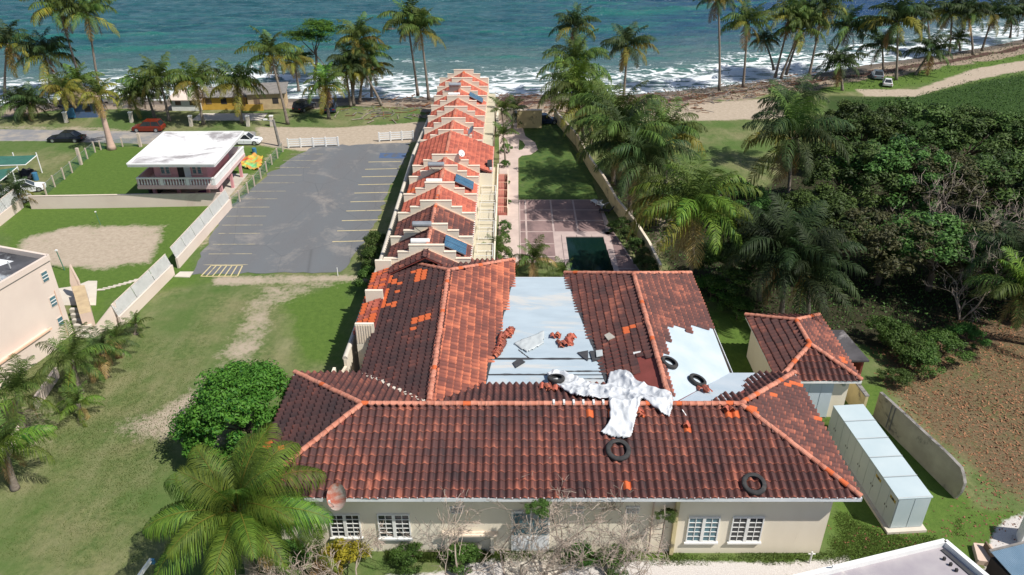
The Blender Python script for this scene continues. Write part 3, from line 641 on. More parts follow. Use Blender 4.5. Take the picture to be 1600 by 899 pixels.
parts=[([t_ for t_ in T1 if id(t_) not in ids],'tile'),(T2,'tile_shaded'),(T3,'tile'),(T4+T4c+T7+T10,'tile'),(T5,'tile_shaded'),(T6,'tile_orange'),(T8,'tile'),(T9,'tile')]
allv=[];mbx=MB()
V0=np.array(TV);F0=np.array(TF);VV=[];FF=[];RN=[];MI=[];off=0; mats=['tile','tile_shaded','tile_orange']
for tl,mt in parts:
    for M,_,rr in tl:
        VV.append(V0@np.array(M.to_3x3()).T+np.array(M.translation)); FF.append(F0+off); off+=len(V0); RN+= [rr]*len(V0); MI+=[mats.index(mt)]*len(F0)
m=npmesh('roof_tiles',np.concatenate(VV),np.concatenate(FF),mats,np.array(RN),np.array(MI)); a=m.attributes.new('lip_and_shade','FLOAT','POINT'); a.data.foreach_set('value',np.tile(np.array(TL,np.float32),len(VV)))
inst('roof_tiles',m,roof,kind='stuff')
cz=.09
for a,b_ in (((RL,YR,zr),(RR,YR,zr)),((XL,YF,ze),(RL,YR,zr)),((XR,YF,ze),(RR,YR,zr)),((XL,YB,ze),(RL,YR,zr)),((XR,YB,ze),(RR,YR,zr)),((LX,YR+.3,zr),(LX,53.8,zr)),((-10.05,59.1,ze),(LX,53.8,zr)),((.25,59.1,ze),(LX,53.8,zr)),((RX,YR+.3,zr),(RX,53.3,zr)),((4.4,56.7,ze),(RX,53.3,zr)),((14.85,56.7,ze),(RX,53.3,zr))):
    caps((a[0],a[1],a[2]+cz),(b_[0],b_[1],b_[2]+cz),roof,fresh=.10)
vl=MB()  # white cemented valley
for i in range(26):
    t_=i/26; a=Vector((LX,YR,zr)).lerp(Vector((-10.0,YB,ze)),t_+.02); vl.box(-.16,.16,-.10,.10,-.02,.05,'concrete_pale',Matrix.Translation(a+Vector((g_.gauss(0,.03),g_.gauss(0,.03),.05)))@Matrix.Rotation(2.3+g_.gauss(0,.2),4,'Z'))
vl.obj('valley_mortar',roof)
# fascia
fb=MB(); fb.box(XL-.02,XR+.02,YF-.05,YF+.0,ze-.24,ze+.02,'fascia'); fb.box(XL-.05,XL,YF-.05,YB,ze-.24,ze+.01,'fascia'); fb.box(XR,XR+.05,YF-.05,YB,ze-.24,ze+.01,'fascia'); fb.box(14.86,14.9,YB,56.7,ze-.22,ze,'fascia'); fb.box(4.4,14.9,56.7,56.75,ze-.22,ze,'fascia'); fb.box(.1,4.5,56.0,56.06,ze-.3,ze+.03,'fascia')
fb.obj('fascia',roof)
# soffit
sf=MB(); sf.box(XL,XR,YF,YB,ze-.22,ze-.14,'pale_wall'); sf.obj('soffit',roof)
# walls
WX0,WX1,WY=-13.3,18.0,32.15
wl=MB(); 
winx=[(-9.35,-8.05,'h'),(-10.9,-9.65,'h'),(-6.45,-4.85,'h'),(10.95,12.75,'h'),(13.2,14.95,'h')]
wl.box(WX0,9.4,WY,YB-.9,0,ze-.22,'cream'); wl.box(9.4,WX1,WY-.12,YB-.9,0,ze-.22,'cream')
wl.box(-9.2,-.6,YB-.9,58.3,0,ze-.22,'cream'); wl.box(5.2,14.0,YB-.9,55.9,0,ze-.2,'cream'); wl.box(-.6,5.2,YB-.9,55.2,0,ze-.3,'cream')
wl.obj('wall',villa)
pb=MB(); pb.box(9.2,9.42,WY-.3,WY-.12,0,ze-.24,'yellow_wall'); pb.obj('pilaster',villa)
def window(parent,xc,yw,z0,z1,w,cols=2,rows=5,glass='glass_dark',split=True,fm='white'):
    """french casement set proud of wall plane yw (faces -Y)"""
    f=MB(); t_=.07; y0,y1=yw-.09,yw+.0
    f.box(xc-w/2,xc-w/2+t_,y0,y1,z0,z1,fm); f.box(xc+w/2-t_,xc+w/2,y0,y1,z0,z1,fm); f.box(xc-w/2+t_,xc+w/2-t_,y0,y1,z1-t_,z1,fm); f.box(xc-w/2-.08,xc+w/2+.08,y0-.08,y1,z0-.10,z0,fm); f.box(xc-w/2+t_,xc+w/2-t_,y0,y1,z0,z0+t_,fm)
    if split: f.box(xc-.09,xc+.09,y0-.01,y1,z0+t_,z1-t_,fm)
    leaves=[(xc-w/2+t_,xc-.09),(xc+.09,xc+w/2-t_)] if split else [(xc-w/2+t_,xc+w/2-t_)]
    fo=f.obj('window',parent)
    gb=MB(); gb.box(xc-w/2+.03,xc+w/2-.03,yw-.03,yw-.004,z0+.03,z1-.03,glass); gb.obj('pane',fo)
    mu=MB()
    for a,b_ in leaves:
        for c_ in range(1,cols): x=a+(b_-a)*c_/cols; mu.box(x-.02,x+.02,y0+.02,y0+.055,z0+t_,z1-t_,fm)
        for r_ in range(1,rows): z=z0+t_+(z1-z0-2*t_)*r_/rows; mu.box(a,b_,y0+.018,y0+.053,z-.02,z+.02,fm)
    mu.obj('glazing_bar',fo); return fo
window(villa,-9.5,WY-.004,1.25,3.05,1.75); window(villa,-7.05+.35,WY-.004,1.2,3.05,1.85)
window(villa,10.95,WY-.124,1.0,2.95,1.8,glass='glass_teal'); window(villa,13.45,WY-.124,1.0,2.95,1.8)
def louvre(parent,xc,yw,z0,z1,w):
    f=MB(); t_=.05; f.box(xc-w/2,xc+w/2,yw-.06,yw-.004,z1-t_,z1,'white'); f.box(xc-w/2,xc+w/2,yw-.06,yw-.004,z0,z0+t_,'white'); f.box(xc-w/2,xc-w/2+t_,yw-.06,yw-.004,z0+t_,z1-t_,'white'); f.box(xc+w/2-t_,xc+w/2,yw-.06,yw-.004,z0+t_,z1-t_,'white')
    fo=f.obj('window',parent); p_=MB(); p_.box(xc-w/2+.03,xc+w/2-.03,yw-.02,yw-.003,z0+.03,z1-.03,'glass_dark'); p_.obj('pane',fo)
    for k in range(3):
        s_=MB(); z=z0+.1+k*(z1-z0-.1)/3; s_.beam((xc-w/2+t_,yw-.05,z+.04),(xc+w/2-t_,yw-.05,z+.04),.015,.09,'steel'); s_.obj('slat',fo)
for x in (-3.1,3.7,6.85): louvre(villa,x,WY,3.1,3.62,.78)
dr=MB(); dr.box(.0,2.2,WY-.10,WY-.004,.1,3.3,'white'); d_=dr.obj('entrance_door',villa); 
for k in range(2):
    q=MB(); q.box(.12+k*1.05,1.05+k*1.05,WY-.13,WY-.105,1.5,3.15,'glass_teal'); q.obj('door_pane',d_); q=MB(); q.box(.12+k*1.05,1.05+k*1.05,WY-.125,WY-.105,.3,1.3,'fascia'); q.obj('door_panel',d_)
ct=MB(); ct.box(-4.0,-.8,WY-.35,WY-.01,1.55,1.68,'cream_coping'); ct.box(-3.8,-3.6,WY-.3,WY-.01,0,1.55,'cream'); ct.box(-1.2,-1.0,WY-.3,WY-.01,0,1.55,'cream'); ct.obj('wall_ledge',villa)
dsp=MB(); dsp.tube([(8.0,WY-.12,4.9),(8.0,WY-.12,.1)],.05,'pale_wall',6); dsp.obj('downpipe',villa)
st=MB(); st.box(-.4,2.7,29.6,WY-.15,0,.12,'concrete_pale'); st.obj('doorstep',villa)
ml=MB(); ml.tube([(17.2,31.3,0),(17.2,31.3,.9)],.05,'white',6); ml.tube([(17.0,31.3,.75),(17.4,31.3,.75)],.035,'white',6); ml.obj('standpipe',None,label='small white standpipe by the right front corner of the villa',cat='pipe')

# ---- row-house remains poking out west of the left wing
for i,y in enumerate((47.6,52.2,57.2)):
    mb=MB(); mb.box(-11.3,-9.95,y,y+.22,0,6.15-.15*(i==0),'cream'); 
    if i==0:
        for k in range(7): mb.box(-11.25+k*.18,-11.17+k*.18,y-.04,y-.005,4.4,5.9,'cream_coping')
    mb.obj('side_wall_fin',villa)
for y0,y1,s_ in ((47.9,52.1,21),(52.5,57.1,22),):
    P=[(-11.5,y0,4.95),(-9.95,y0,5.55),(-9.95,y1,5.55),(-11.5,y1,4.95)]; P2=[P[3],P[0],P[1],P[2]]
    sk_=MB(); sk_.slab([E(p,-.04) for p in P],.08,'membrane_red'); so_=sk_.obj('lean_to_roof',villa); tl=slope_tiles(P,(-11.5,y1,4.95),(-11.5,y0,4.95),seed=s_,rfun=lambda p,r:2.0 if random.random()<.3 else r)
    join_tiles(tl,'tile_red','roof_tiles',so_,kind='stuff')
# side yard slab under wing west
sheet('side_yard_floor',[(-11.7,43),(-9.2,43),(-9.2,60),(-11.7,60)],.05,'concrete')

# ------------------------------------------------------------------ the row of terraced houses
PY=[57.5,61.6,66.7,71.2,75.85,79.1,87.35,91.9,96.7,101.4,106.0,110.7,115.3]; CX_=-7.0
desc=['terraced house at the near end of the row, solar panel beside twin water tanks','second terraced house from the villa, white plastered gable and weathered tiles','third terraced house from the villa, plain red tiled roof with ochre stepped gable',
'fourth terraced house from the villa, with solar panel and tank on its roof','narrow terraced house where the gable carries a water tank','wide terraced house mid row with the broadest bright red roof and arched opening',
'terraced house directly beyond the widest red roof','second terraced house beyond the widest red roof','terraced house three beyond the widest red roof','terraced house with blue solar panel nearest the beach','last but one terraced house before the beach','terraced house at the beach end of the row with blank stepped gable']
def gable(mb,y,hw=3.55,top=None,mat='cream',cop='cream_coping',th=.24,cx=CX_):
    st_=[(1.45,7.44),(2.4,6.82),(hw,6.2)]
    segs=[(-hw,-2.4,6.2),(-2.4,-1.45,6.82),(-1.45,1.45,7.44),(1.45,2.4,6.82),(2.4,hw,6.2)]
    for a,b_,z in segs:
        mb.box(cx+a,cx+b_,y,y+th,0,z-.06,mat); mb.box(cx+a-.03,cx+b_+.03,y-.03,y+th+.03,z-.06,z,cop)
def tank(parent,c,lab=None):
    pass
for i in range(len(PY)-1):
    y0,y1=PY[i],PY[i+1]; big=(i==5); hw=3.5 if not big else 4.9
    h=thing('terraced_house',desc[i],'house',(CX_,y0,0),0,'terraced houses in the long row'); rr=-1
    def prt(mb,name,**k): return part(mb,name,h,**k)
    w_=MB(); w_.box(CX_-3.5,CX_+3.42 if not big else CX_+4.9,y0+.26,y1-.02,0,5.2,'cream'); prt(w_,'wall')
    gb=MB(); gable(gb,y1,3.6); prt(gb,'stepped_gable',label='white stepped gable' if i in (1,) else None)
    slp=.5 if not big else .40; zr_=7.0 if not big else 7.25; ya,yb=y0+.27,y1-.01; xl,xr=CX_-3.55,CX_+hw
    zl=zr_-slp*3.55; zrr=zr_-slp*hw
    rs=MB(); 
    if not big:
        Pw=[(xl,yb,zl),(xl,ya,zl),(CX_,ya,zr_),(CX_,yb,zr_)]; Pe=[(xr,ya,zrr),(xr,yb,zrr),(CX_,yb,zr_),(CX_,ya,zr_)]
    else:
        Pw=[(xl,yb,zl),(xl,ya,zl),(CX_,ya,zr_),(CX_,yb,zr_)]; Pe=[(xr,ya,zrr),(xr,yb,zrr),(CX_,yb,zr_),(CX_,ya,zr_)]
    rs.slab([E(p) for p in Pw],.12,'membrane_red'); rs.slab([E(p) for p in Pe],.12,'membrane_red'); ro=prt(rs,'roof')
    fm_=lambda p,r: (2.0 if (i==3 and p.x<-9.3 and p.y<y0+3 and random.random()<.6) else r)
    mt='tile' if i in (0,1) else 'tile_red'
    tl=slope_tiles(Pw,Pw[0],Pw[1],seed=30+i,rfun=fm_); tr=slope_tiles(Pe,Pe[0],Pe[1],seed=60+i)
    for t_,nm in ((tl,mt),(tr,mt)):
        o=join_tiles(t_,nm,'roof_tiles',ro,kind='stuff')
    lst=[]; caps((CX_,ya,zr_+.06),(CX_,yb,zr_+.06),None,joined=lst,g=random.Random(i)); o=join_caps(lst,ro)
    tm=MB()  # peach flashing line where roof meets the gable beyond
    tm.beam((CX_,yb-.05,zr_+.10),(xl,yb-.05,zl+.10),.08,.10,'peach_trim'); tm.beam((CX_,yb-.05,zr_+.10),(min(xr,CX_+3.55),yb-.05,zr_-slp*3.55+.10),.08,.10,'peach_trim'); tm.beam((xr+.04,ya,zrr),(xr+.04,yb,zrr),.10,.22,'white'); prt(tm,'roof_edging')
    # east terraces, railings
    et=MB(); yb2=y1-.05
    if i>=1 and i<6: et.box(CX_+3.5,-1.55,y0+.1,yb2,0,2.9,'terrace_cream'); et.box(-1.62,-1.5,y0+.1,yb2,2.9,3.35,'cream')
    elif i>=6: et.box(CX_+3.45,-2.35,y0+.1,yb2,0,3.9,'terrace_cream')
    if i>=1: prt(et,'terrace_block')
    if 1<=i<6 and not big:
        rl=MB()
        for q in ((-3.2,y0+1.0),(-1.7,y0+1.0),(-1.7,y0+3.4),(-3.2,y0+3.4)): rl.beam((q[0],q[1],2.9),(q[0],q[1],3.9),.05,.05,'white')
        for zz in (3.85,3.1):
            rl.beam((-3.2,y0+1,zz),(-1.7,y0+1,zz),.04,.05,'white'); rl.beam((-3.2,y0+3.4,zz),(-1.7,y0+3.4,zz),.04,.05,'white'); rl.beam((-1.7,y0+1,zz),(-1.7,y0+3.4,zz),.04,.05,'white')
        for k in range(9):
            rl.beam((-3.1+k*.17,y0+1,3.1),(-3.1+k*.17,y0+1,3.85),.02,.02,'white')
        prt(rl,'terrace_railing')
    if i in (6,7,8,9): 
        d2=MB(); d2.box(-2.34,-2.28,y0+1.2,y0+2.2,.1,2.2,'wood'); prt(d2,'door')
    if big:
        ar=MB(); ar.box(xr-.25,xr+.02,ya+.4,ya+.55,5.3,5.7,'white'); vs=[(xr-.02,ya+.6+.7*math.cos(a_)+.7,5.35+.9*math.sin(a_)) for a_ in [math.pi*k/10 for k in range(11)]]
        ar.add(vs+[(v[0]-.5,v[1],v[2]) for v in vs],[tuple(range(11)),tuple(range(21,10,-1))]+[(k,k+1,12+k,11+k)for k in range(10)],'shade_dark'); prt(ar,'arched_opening')
gb=thing('end_gable','cream stepped gable wall standing between the near terraced house and the villa roof','wall',(CX_,PY[0],0)); m_=MB(); gable(m_,PY[0],3.6); part(m_,'stepped_gable',gb)
gw=[(-10.5,57.45,5.25),(-10.5,56.2,5.25),(-7,56.2,7.0),(-7,57.45,7.0)]; ge=[(-3.5,56.2,5.25),(-3.5,57.45,5.25),(-7,57.45,7.0),(-7,56.2,7.0)]; m_=MB(); m_.slab([E(p) for p in gw],.1,'membrane_red'); m_.slab([E(p) for p in ge],.1,'membrane_red'); m_.beam((-7,57.42,7.1),(-10.5,57.42,5.35),.07,.09,'peach_trim'); m_.beam((-7,57.42,7.1),(-3.5,57.42,5.35),.07,.09,'peach_trim'); go_=m_.obj('roof',None); go_.parent=gb; go_.matrix_parent_inverse=Matrix.Translation(-gb.location)
join_tiles(slope_tiles(gw,gw[0],gw[1],seed=201)+slope_tiles(ge,ge[0],ge[1],seed=202),'tile','roof_tiles',go_,kind='stuff')
eg=MB(); eg.box(CX_-3.6,CX_+3.6,PY[-1]+.26,PY[-1]+3.2,0,5.4,'cream'); eo=eg.obj('end_room',None,label='low flat-roofed cream room closing the beach end of the row',cat='room')
# heaters / solar sets
def heater(y,lab,sx=1.,tank2=True,x0=CX_):
    t=thing('solar_heater',lab,'solar heater',(x0,y,7.4))
    m_=MB(); m_.tube([(x0-1.5,y,7.75),(x0-1.45,y,7.75),(x0+.1,y,7.75),(x0+.15,y,7.75)],[.22,.27,.27,.22],'steel',14); part(m_,'water_tank',t)
    m_=MB(); m_.tube([(x0-1.3,y-.1,7.5),(x0-.9,y+.7,6.7)],.03,'steel',5); m_.tube([(x0,y,7.5),(x0+.2,y+.7,6.8)],.03,'steel',5); part(m_,'stand',t)
    # collector on the east slope
    def sp(dx,dy,h=.5): return (x0+dx,y-dy,7.0-.5*dx+h)
    for k in range(2):
        a,b_=1.35+0*k,3.0; d0=.15+k*1.05; P=[sp(a,d0+1.0),sp(b_+.15,d0+1.0),sp(b_+.15,d0),sp(a,d0)]
        m_=MB(); m_.slab(P,.08,'solar','steel'); fo=part(m_,'solar_panel',t)
        m_=MB()
        for j in range(1,4):
            u=a+(b_+.15-a)*0; yy=d0+j*.25; m_.slab([sp(a+.04,yy+.04,.506),sp(b_+.1,yy+.04,.506),sp(b_+.1,yy,.506),sp(a+.04,yy,.506)],.004,'solar_stripe')
        o_=m_.obj('cover_strip',fo); 
    return t
heater(60.9,'near solar water heater with blue panels and steel tank on the row roof'); heater(75.3,'middle solar water heater with grey-blue panel below the satellite dish')
heater(105.9,'far solar water heater with pale blue panel near the beach')
for y,lab in ((58.8,'white lying cylinder tank on the roof of the nearest terraced house'),(72.3,'white lying cylinder tank on the roof mid way along the row'),(103.2,'white lying cylinder tank on the roof near the beach end')):
    m_=MB(); m_.tube([(CX_-1.45,y,7.15),(CX_-1.4,y,7.15),(CX_+.1,y,7.15),(CX_+.15,y,7.15)],[.2,.25,.25,.2],'white',14); 
    for xx in (-1.2,-.1): m_.box(CX_+xx-.05,CX_+xx+.05,y-.2,y+.2,6.4,7.0,'steel')
    m_.obj('water_tank',None,label=lab,cat='water tank')
def dish(name,lab,p,r,az,mat='dish',el=35,arm=True):
    t=thing(name,lab,'satellite dish',p); p=Vector(p); d=Vector((math.cos(az)*math.cos(R(el)),math.sin(az)*math.cos(R(el)),math.sin(R(el)))); x=d.cross(Vector((0,0,1))).normalized(); y=x.cross(d)
    m_=MB(); vs=[]; n_=20
    for j,q in enumerate((0,.35,.7,1)):
        for k in range(n_): a=2*math.pi*k/n_; vs.append(p+x*math.cos(a)*r*q+y*math.sin(a)*r*1.12*q+d*(q*q*r*.28))
    fs=[(j*n_+k,j*n_+(k+1)%n_,(j+1)*n_+(k+1)%n_,(j+1)*n_+k) for j in range(3) for k in range(n_)]
    m_.add(vs,fs,mat); m_.add([v-d*.02 for v in vs],[f[::-1] for f in fs],mat); part(m_,'reflector',t,smooth=True)
    m_=MB(); m_.tube([p-y*r,p+d*r*1.0-y*r*.3],.018,'steel',5); m_.box(-.05,.05,-.05,.05,-.08,.08,'fascia',Matrix.Translation(p+d*r*1.02-y*r*.3)); part(m_,'feed_arm',t)
    m_=MB(); m_.tube([p-d*.02,p-d*.2,p-d*.25-Vector((0,0,r*1.1))],.03,'steel',6); part(m_,'mount',t); return t
pd=onY(529,776,30.9); dish('satellite_dish','rust-streaked satellite dish on the front eave above the left windows',(pd.x,pd.y,pd.z),.66,R(-122),el=30)
dish('satellite_dish','white satellite dish on the gable beside the widest red roof',(-5.3,79.0,7.6),.34,R(-60),'white'); dish('satellite_dish','grey satellite dish with bracket beyond the widest red roof',(-4.6,87.6,7.3),.5,R(200),'steel')

# west boundary wall of the row with round coping pieces
bw=thing('boundary_wall','long cream boundary wall with rounded pale coping west of the row','wall',(-11.9,45.5,0))
pl=[(-11.95,46.2),(-11.6,62.3),(-11.7,89.1),(-11.1,104),(-10.3,115.5)]
m_=MB()
for a,b_ in zip(pl,pl[1:]): m_.beam((a[0],a[1],1.95),(b_[0],b_[1],1.95),.22,3.9,'cream')
part(m_,'wall',bw)
acc=0
for a,b_ in zip(pl,pl[1:]):
    A_,B_=Vector((*a,3.97)),Vector((*b_,3.97)); k=int((B_-A_).length/1.9)
    for j in range(k):
        m_=MB(); m_.tube([A_.lerp(B_,(j+.012)/k),A_.lerp(B_,(j+.988)/k)],.19,'wall_pale' if 0 else 'concrete_pale',10); part(m_,'coping',bw)
nw=MB(); nw.box(-12.9,-12.7,41.6,46.2,0,3.2,'cream'); nw.beam((-12.8,41.6,3.25),(-11.95,46.3,3.25),.2,.1,'cream_coping'); nw.obj('yard_gate_wall',None,label='short cream wall piece joining boundary wall and villa',cat='wall')

# ------------------------------------------------------------------ garage outbuilding
gz,gr=3.6,4.78; gx0,gx1,gy0,gy1=18.55,24.4,44.0,52.7; gm=(gx0+gx1)/2; gp0,gp1=46.75,50.0
ga=thing('garage','small garage with hipped red tile roof and pale blue door right of the villa','garage')
m_=MB(); m_.box(19.05,23.85,44.5,52.2,0,3.55,'cream'); m_.obj('wall',ga)
m_=MB(); m_.box(20.2,22.75,44.42,44.49,.05,3.1,'garage_door'); gd=m_.obj('garage_door',ga)
for k in range(3): m_=MB(); m_.box(20.24+k*.84,21.02+k*.84,44.39,44.415,.1,3.05,'garage_door'); m_.obj('door_panel',gd)
m_=MB(); m_.box(23.3,23.5,44.3,44.49,2.9,3.2,'steel'); m_.obj('wall_lamp',ga)
PA=[(gx0,gy0,gz),(gx1,gy0,gz),(gm,gp0,gr)]; PB=[(gx1,gy0,gz),(gx1,gy1,gz),(gm,gp1,gr),(gm,gp0,gr)]; PC=[(gx1,gy1,gz),(gx0,gy1,gz),(gm,gp1,gr)]; PD=[(gx0,gy1,gz),(gx0,gy0,gz),(gm,gp0,gr),(gm,gp1,gr)]
m_=MB(); [m_.slab([E(p) for p in P],.1,'membrane_red') for P in (PA,PB,PC,PD)]; m_.box(gx0,gx1,gy0-.03,gy0,gz-.2,gz+.01,'white'); m_.box(gx0+.01,gx1-.01,gy0+.01,gy1,gz-.2,gz-.1,'white'); gro=m_.obj('roof',ga)
fr=lambda pr_: (lambda p,r: 2.0 if random.random()<pr_ else r)
def clumpy(th,sd):
    def f(p,r):
        return 2.0 if fbm(np.array(p.x),np.array(p.y),1.4,sd,2)>th else r
    return f
gt=slope_tiles(PA,PA[0],PA[1],seed=91,rfun=clumpy(1.15,5))
sh_=slope_tiles(PB,PB[0],PB[1],seed=92,rfun=clumpy(1.0,3))+slope_tiles(PC,PC[0],PC[1],seed=94)+slope_tiles(PD,PD[0],PD[1],seed=93)
for M,p,rr in gt: 
    o=bpy.data.objects.new('roof_tile',tile_obj('tile',rr)); COL.objects.link(o); o.parent=gro; o.matrix_basis=M
join_tiles(sh_,'tile','roof_tiles',gro,kind='stuff')
for a,b_ in ((PA[0],PA[2]),(PA[1],PA[2]),(PA[2],PB[2]),(PC[0],PB[2]),(PC[1],PB[2])): caps((a[0],a[1],a[2]+cz),(b_[0],b_[1],b_[2]+cz),gro,fresh=.15)
# shed behind garage
sd_=thing('lean_to_shed','dark flat-roofed lean-to shed behind the garage','shed',(26,50,0))
q=[G(*p,2.7) for p in ((1302,514),(1320,514),(1357,556),(1332,556))]; q=[(24.5,51.9),(26.2,51.9),(26.6,47.7),(24.5,47.7)][::-1]
m_=MB(); m_.prism(q,2.6,2.75,'dark_roof'); part(m_,'roof',sd_); m_=MB(); m_.box(24.45,24.6,47.9,51.8,0,2.6,'pale_wall'); m_.box(26.2,26.35,47.9,51.7,0,2.6,'membrane_red'); m_.box(24.5,26.3,51.6,51.75,0,2.6,'membrane_red'); part(m_,'wall',sd_)
m_=MB(); m_.prism([(24.9,46.9),(25.1,46.9),(25.35,44.3),(25.15,44.3)][::-1],0,2.0,'yellow_wall'); m_.beam((25.0,47.8,2.05),(25.25,44.3,2.05),.3,.1,'wall_top'); m_.obj('wall_stub',None,label='short mustard wall stub between garage and broken wall',cat='wall')
# broken boundary wall to the right
m_=MB(); a,b_=Vector((26.3,44.6)),Vector((28.25,36.2)); d=(b_-a).normalized(); nn=Vector((-d.y,d.x))*.11
prof=[(0,2.2),(.3,2.27),(.6,2.3),(.8,2.33),(.93,2.25),(.97,1.9),(1.0,1.5),(1.0,.7),(.975,.0),(0,0)]
vs=[];
for s_ in (-1,1):
    for t_,z in prof: p=a.lerp(b_,t_)+nn*s_; vs.append((p.x,p.y,z))
k=len(prof); m_.add(vs,[tuple(range(k)),tuple(range(2*k-1,k-1,-1))],'old_wall'); m_.add(vs,[(i,k+i,k+(i+1)%k,(i+1)%k) for i in range(k)],'wall_top')
bwr=thing('broken_wall','free-standing weathered wall with a crumbled end right of the grey cabinet','wall',(27.3,40,0)); part(m_,'wall',bwr)
m_=MB(); p=a.lerp(b_,.2); 
for s_ in (.17,.21): q=a.lerp(b_,s_)-nn*1.3; m_.tube([(q.x,q.y,.2),(q.x,q.y,2.25)],.035,'wood_grey',6)
part(m_,'conduit',bwr)

# ------------------------------------------------------------------ cabinet (metal enclosure) on slab
cb=thing('equipment_cabinet','long pale grey metal equipment cabinet with five roof panels on a concrete slab','cabinet',(22,38,0))
A0=Vector((22.84,33.79,0)); A1_=Vector((24.86,33.87,0)); dirn=(G(1300,652,2.6)-G(1405,780,2.6)); 
u0=G(1405,780,2.62); u1=G(1303,634,2.62); L_=(u1-u0); L_.z=0; ln=L_.length; yv=L_.normalized(); xv=Vector((yv.y,-yv.x,0)); W_=2.0
Mx=Matrix(((xv.x,yv.x,0,u0.x),(xv.y,yv.y,0,u0.y),(0,0,1,0),(0,0,0,1)))
m_=MB(); m_.box(0,W_,0,ln,.18,2.55,'container',Mx); part(m_,'body',cb)
for k in range(5):
    m_=MB(); y0,y1=ln*k/5+.015,ln*(k+1)/5-.015; m_.box(-.06,W_+.06,y0-(.05 if k==0 else 0),y1-.02,2.56,2.63,'container_roof',Mx); m_.box(-.07,W_+.07,y0+.0,y0+.05,2.63,2.66,'container',Mx); part(m_,'roof_panel',cb)
for k in range(10):
    m_=MB(); y0,y1=ln*k/10+.015,ln*(k+1)/10-.015; m_.box(-.03,-.002,y0,y1,.28,2.5,'container',Mx); dd=part(m_,'door',cb)
    m_=MB(); m_.box(-.05,-.031,(y0+.08 if k%2 else y1-.12),(y0+.12 if k%2 else y1-.08),1.15,1.3,'shade_dark',Mx); m_.obj('handle',dd)
    if k in (0,2):
        m_=MB(); m_.box(-.04,-.031,y0+.12,y1-.1,2.05,2.25,'sticker',Mx); m_.obj('warning_sticker',dd); m_=MB(); m_.box(-.045,-.041,y0+.3,y0+.55,2.08,2.22,'shade_dark',Mx); m_.obj('sticker_print',dd)
for k in range(2): m_=MB(); m_.box(.03+k*W_/2,W_/2-.02+k*W_/2,-.02,-.002,.25,2.5,'container_roof',Mx); part(m_,'end_panel',cb)
m_=MB(); m_.box(-.25,W_+.2,-.3,ln+.2,0,.18,'concrete_pale',Mx); part(m_,'plinth',cb)

# ------------------------------------------------------------------ bottom right flat roof and blue shed
fr_=thing('flat_roof_house','flat-roofed building with stained grey roof and white parapet cut by the bottom edge','house',(20,25,0))
C0=G(1477,845,3.5); C1=G(1280,893,3.5); C2=G(1548,905,3.5); e1=(C1-C0).normalized(); e2=(C2-C0).normalized()
o0=C0; c1=C0+e1*11; c2=c1+e2*9; c3=C0+e2*9
m_=MB(); P=[(c3.x,c3.y),(o0.x,o0.y),(c1.x,c1.y),(c2.x,c2.y)]; m_.prism(P,0,3.2,'pale_wall','grey_roof'); part(m_,'wall',fr_)
m_=MB(); 
for a,b_ in ((o0,c1),(o0,c3),(c1,c2),(c2,c3)):
    dd=(b_-a).normalized()*.0; m_.beam((a.x,a.y,3.36),(b_.x,b_.y,3.36),.26,.32,'white')
part(m_,'parapet',fr_)
m_=MB(); e3=e1*.35; m_.beam(o0+e3*1.2+e2*.3+Vector((0,0,-.26)),c3+e3*1.2+Vector((0,0,-.26)),.22,.04,'bitumen'); part(m_,'bitumen_strip',fr_)
p=o0+e1*7.2+e2*.5; m_=MB(); m_.beam(p+Vector((0,0,-.2)),p+e2*.9+Vector((0,0,-.2)),.25,.06,'bitumen'); part(m_,'bitumen_strip',fr_)
m_=MB(); [m_.box(-.06,.06,-.06,.06,-.3,-.1,'shade_dark',Matrix.Translation(o0+e1*a_+e2*b2)) for a_,b2 in ((.9,.9),(.9,1.3),(.95,1.7))]; m_.tube([o0+e1*7+Vector((0,0,0)),o0+e1*7.1+e2*.1+Vector((0,0,.35))],.04,'white'); part(m_,'roof_vent',fr_)
bs=thing('blue_shed','small shed with blue corrugated metal roof in the bottom right corner','shed',(26.5,27,0))
Q=[G(1547,862,2.9),G(1588,852,2.9)]; ex=(Q[1]-Q[0]); ex.z=0; ex=ex.normalized(); ey=Vector((ex.y,-ex.x,0)); 
m_=MB(); n_=26; wv_=2.6; ln2=3.6; vs=[]
for k in range(n_*2+1):
    x=wv_*k/(n_*2); z=2.9+.04*(k%2)+.0; p0=Q[0]+ex*x; vs+= [(p0.x,p0.y,z),((p0+ey*ln2).x,(p0+ey*ln2).y,z-.35)]
m_.add(vs,[(2*k,2*k+2,2*k+3,2*k+1)[::-1] for k in range(n_*2)],'corrugated_blue'); part(m_,'roof',bs)
m_=MB(); q0=Q[0]+ex*.1+ey*.1; q1=q0+ex*(wv_-.2); q2=q1+ey*3.3; q3=q0+ey*3.3; m_.prism([(p.x,p.y) for p in (q3,q2,q1,q0)],0,2.5,'shade_dark'); m_.beam((Q[0]-ex*.05).to_tuple(),(Q[0]+ex*2.7).to_tuple(),.12,.16,'wood_grey'); part(m_,'wall',bs)
m_=MB(); p=G(1540,868); m_.prism([(p.x-.9,p.y-.7),(p.x+.3,p.y-.9),(p.x+.5,p.y+.5),(p.x-.5,p.y+.6)],0,.35,'pale_wall'); m_.box(p.x-.1,p.x,p.y-1,p.y+.3,.3,.8,'wood'); m_.obj('step_block',None,label='low pinkish masonry block beside the blue shed',cat='block')
m_=MB(); p=G(1592,846); m_.prism([(p.x-.3,p.y-.5),(p.x+2,p.y-.9),(p.x+2.2,p.y+.2),(p.x+.1,p.y+.5)],0,1.9,'white'); m_.obj('water_cistern',None,label='white cistern corner just behind the blue shed at the frame edge',cat='cistern')

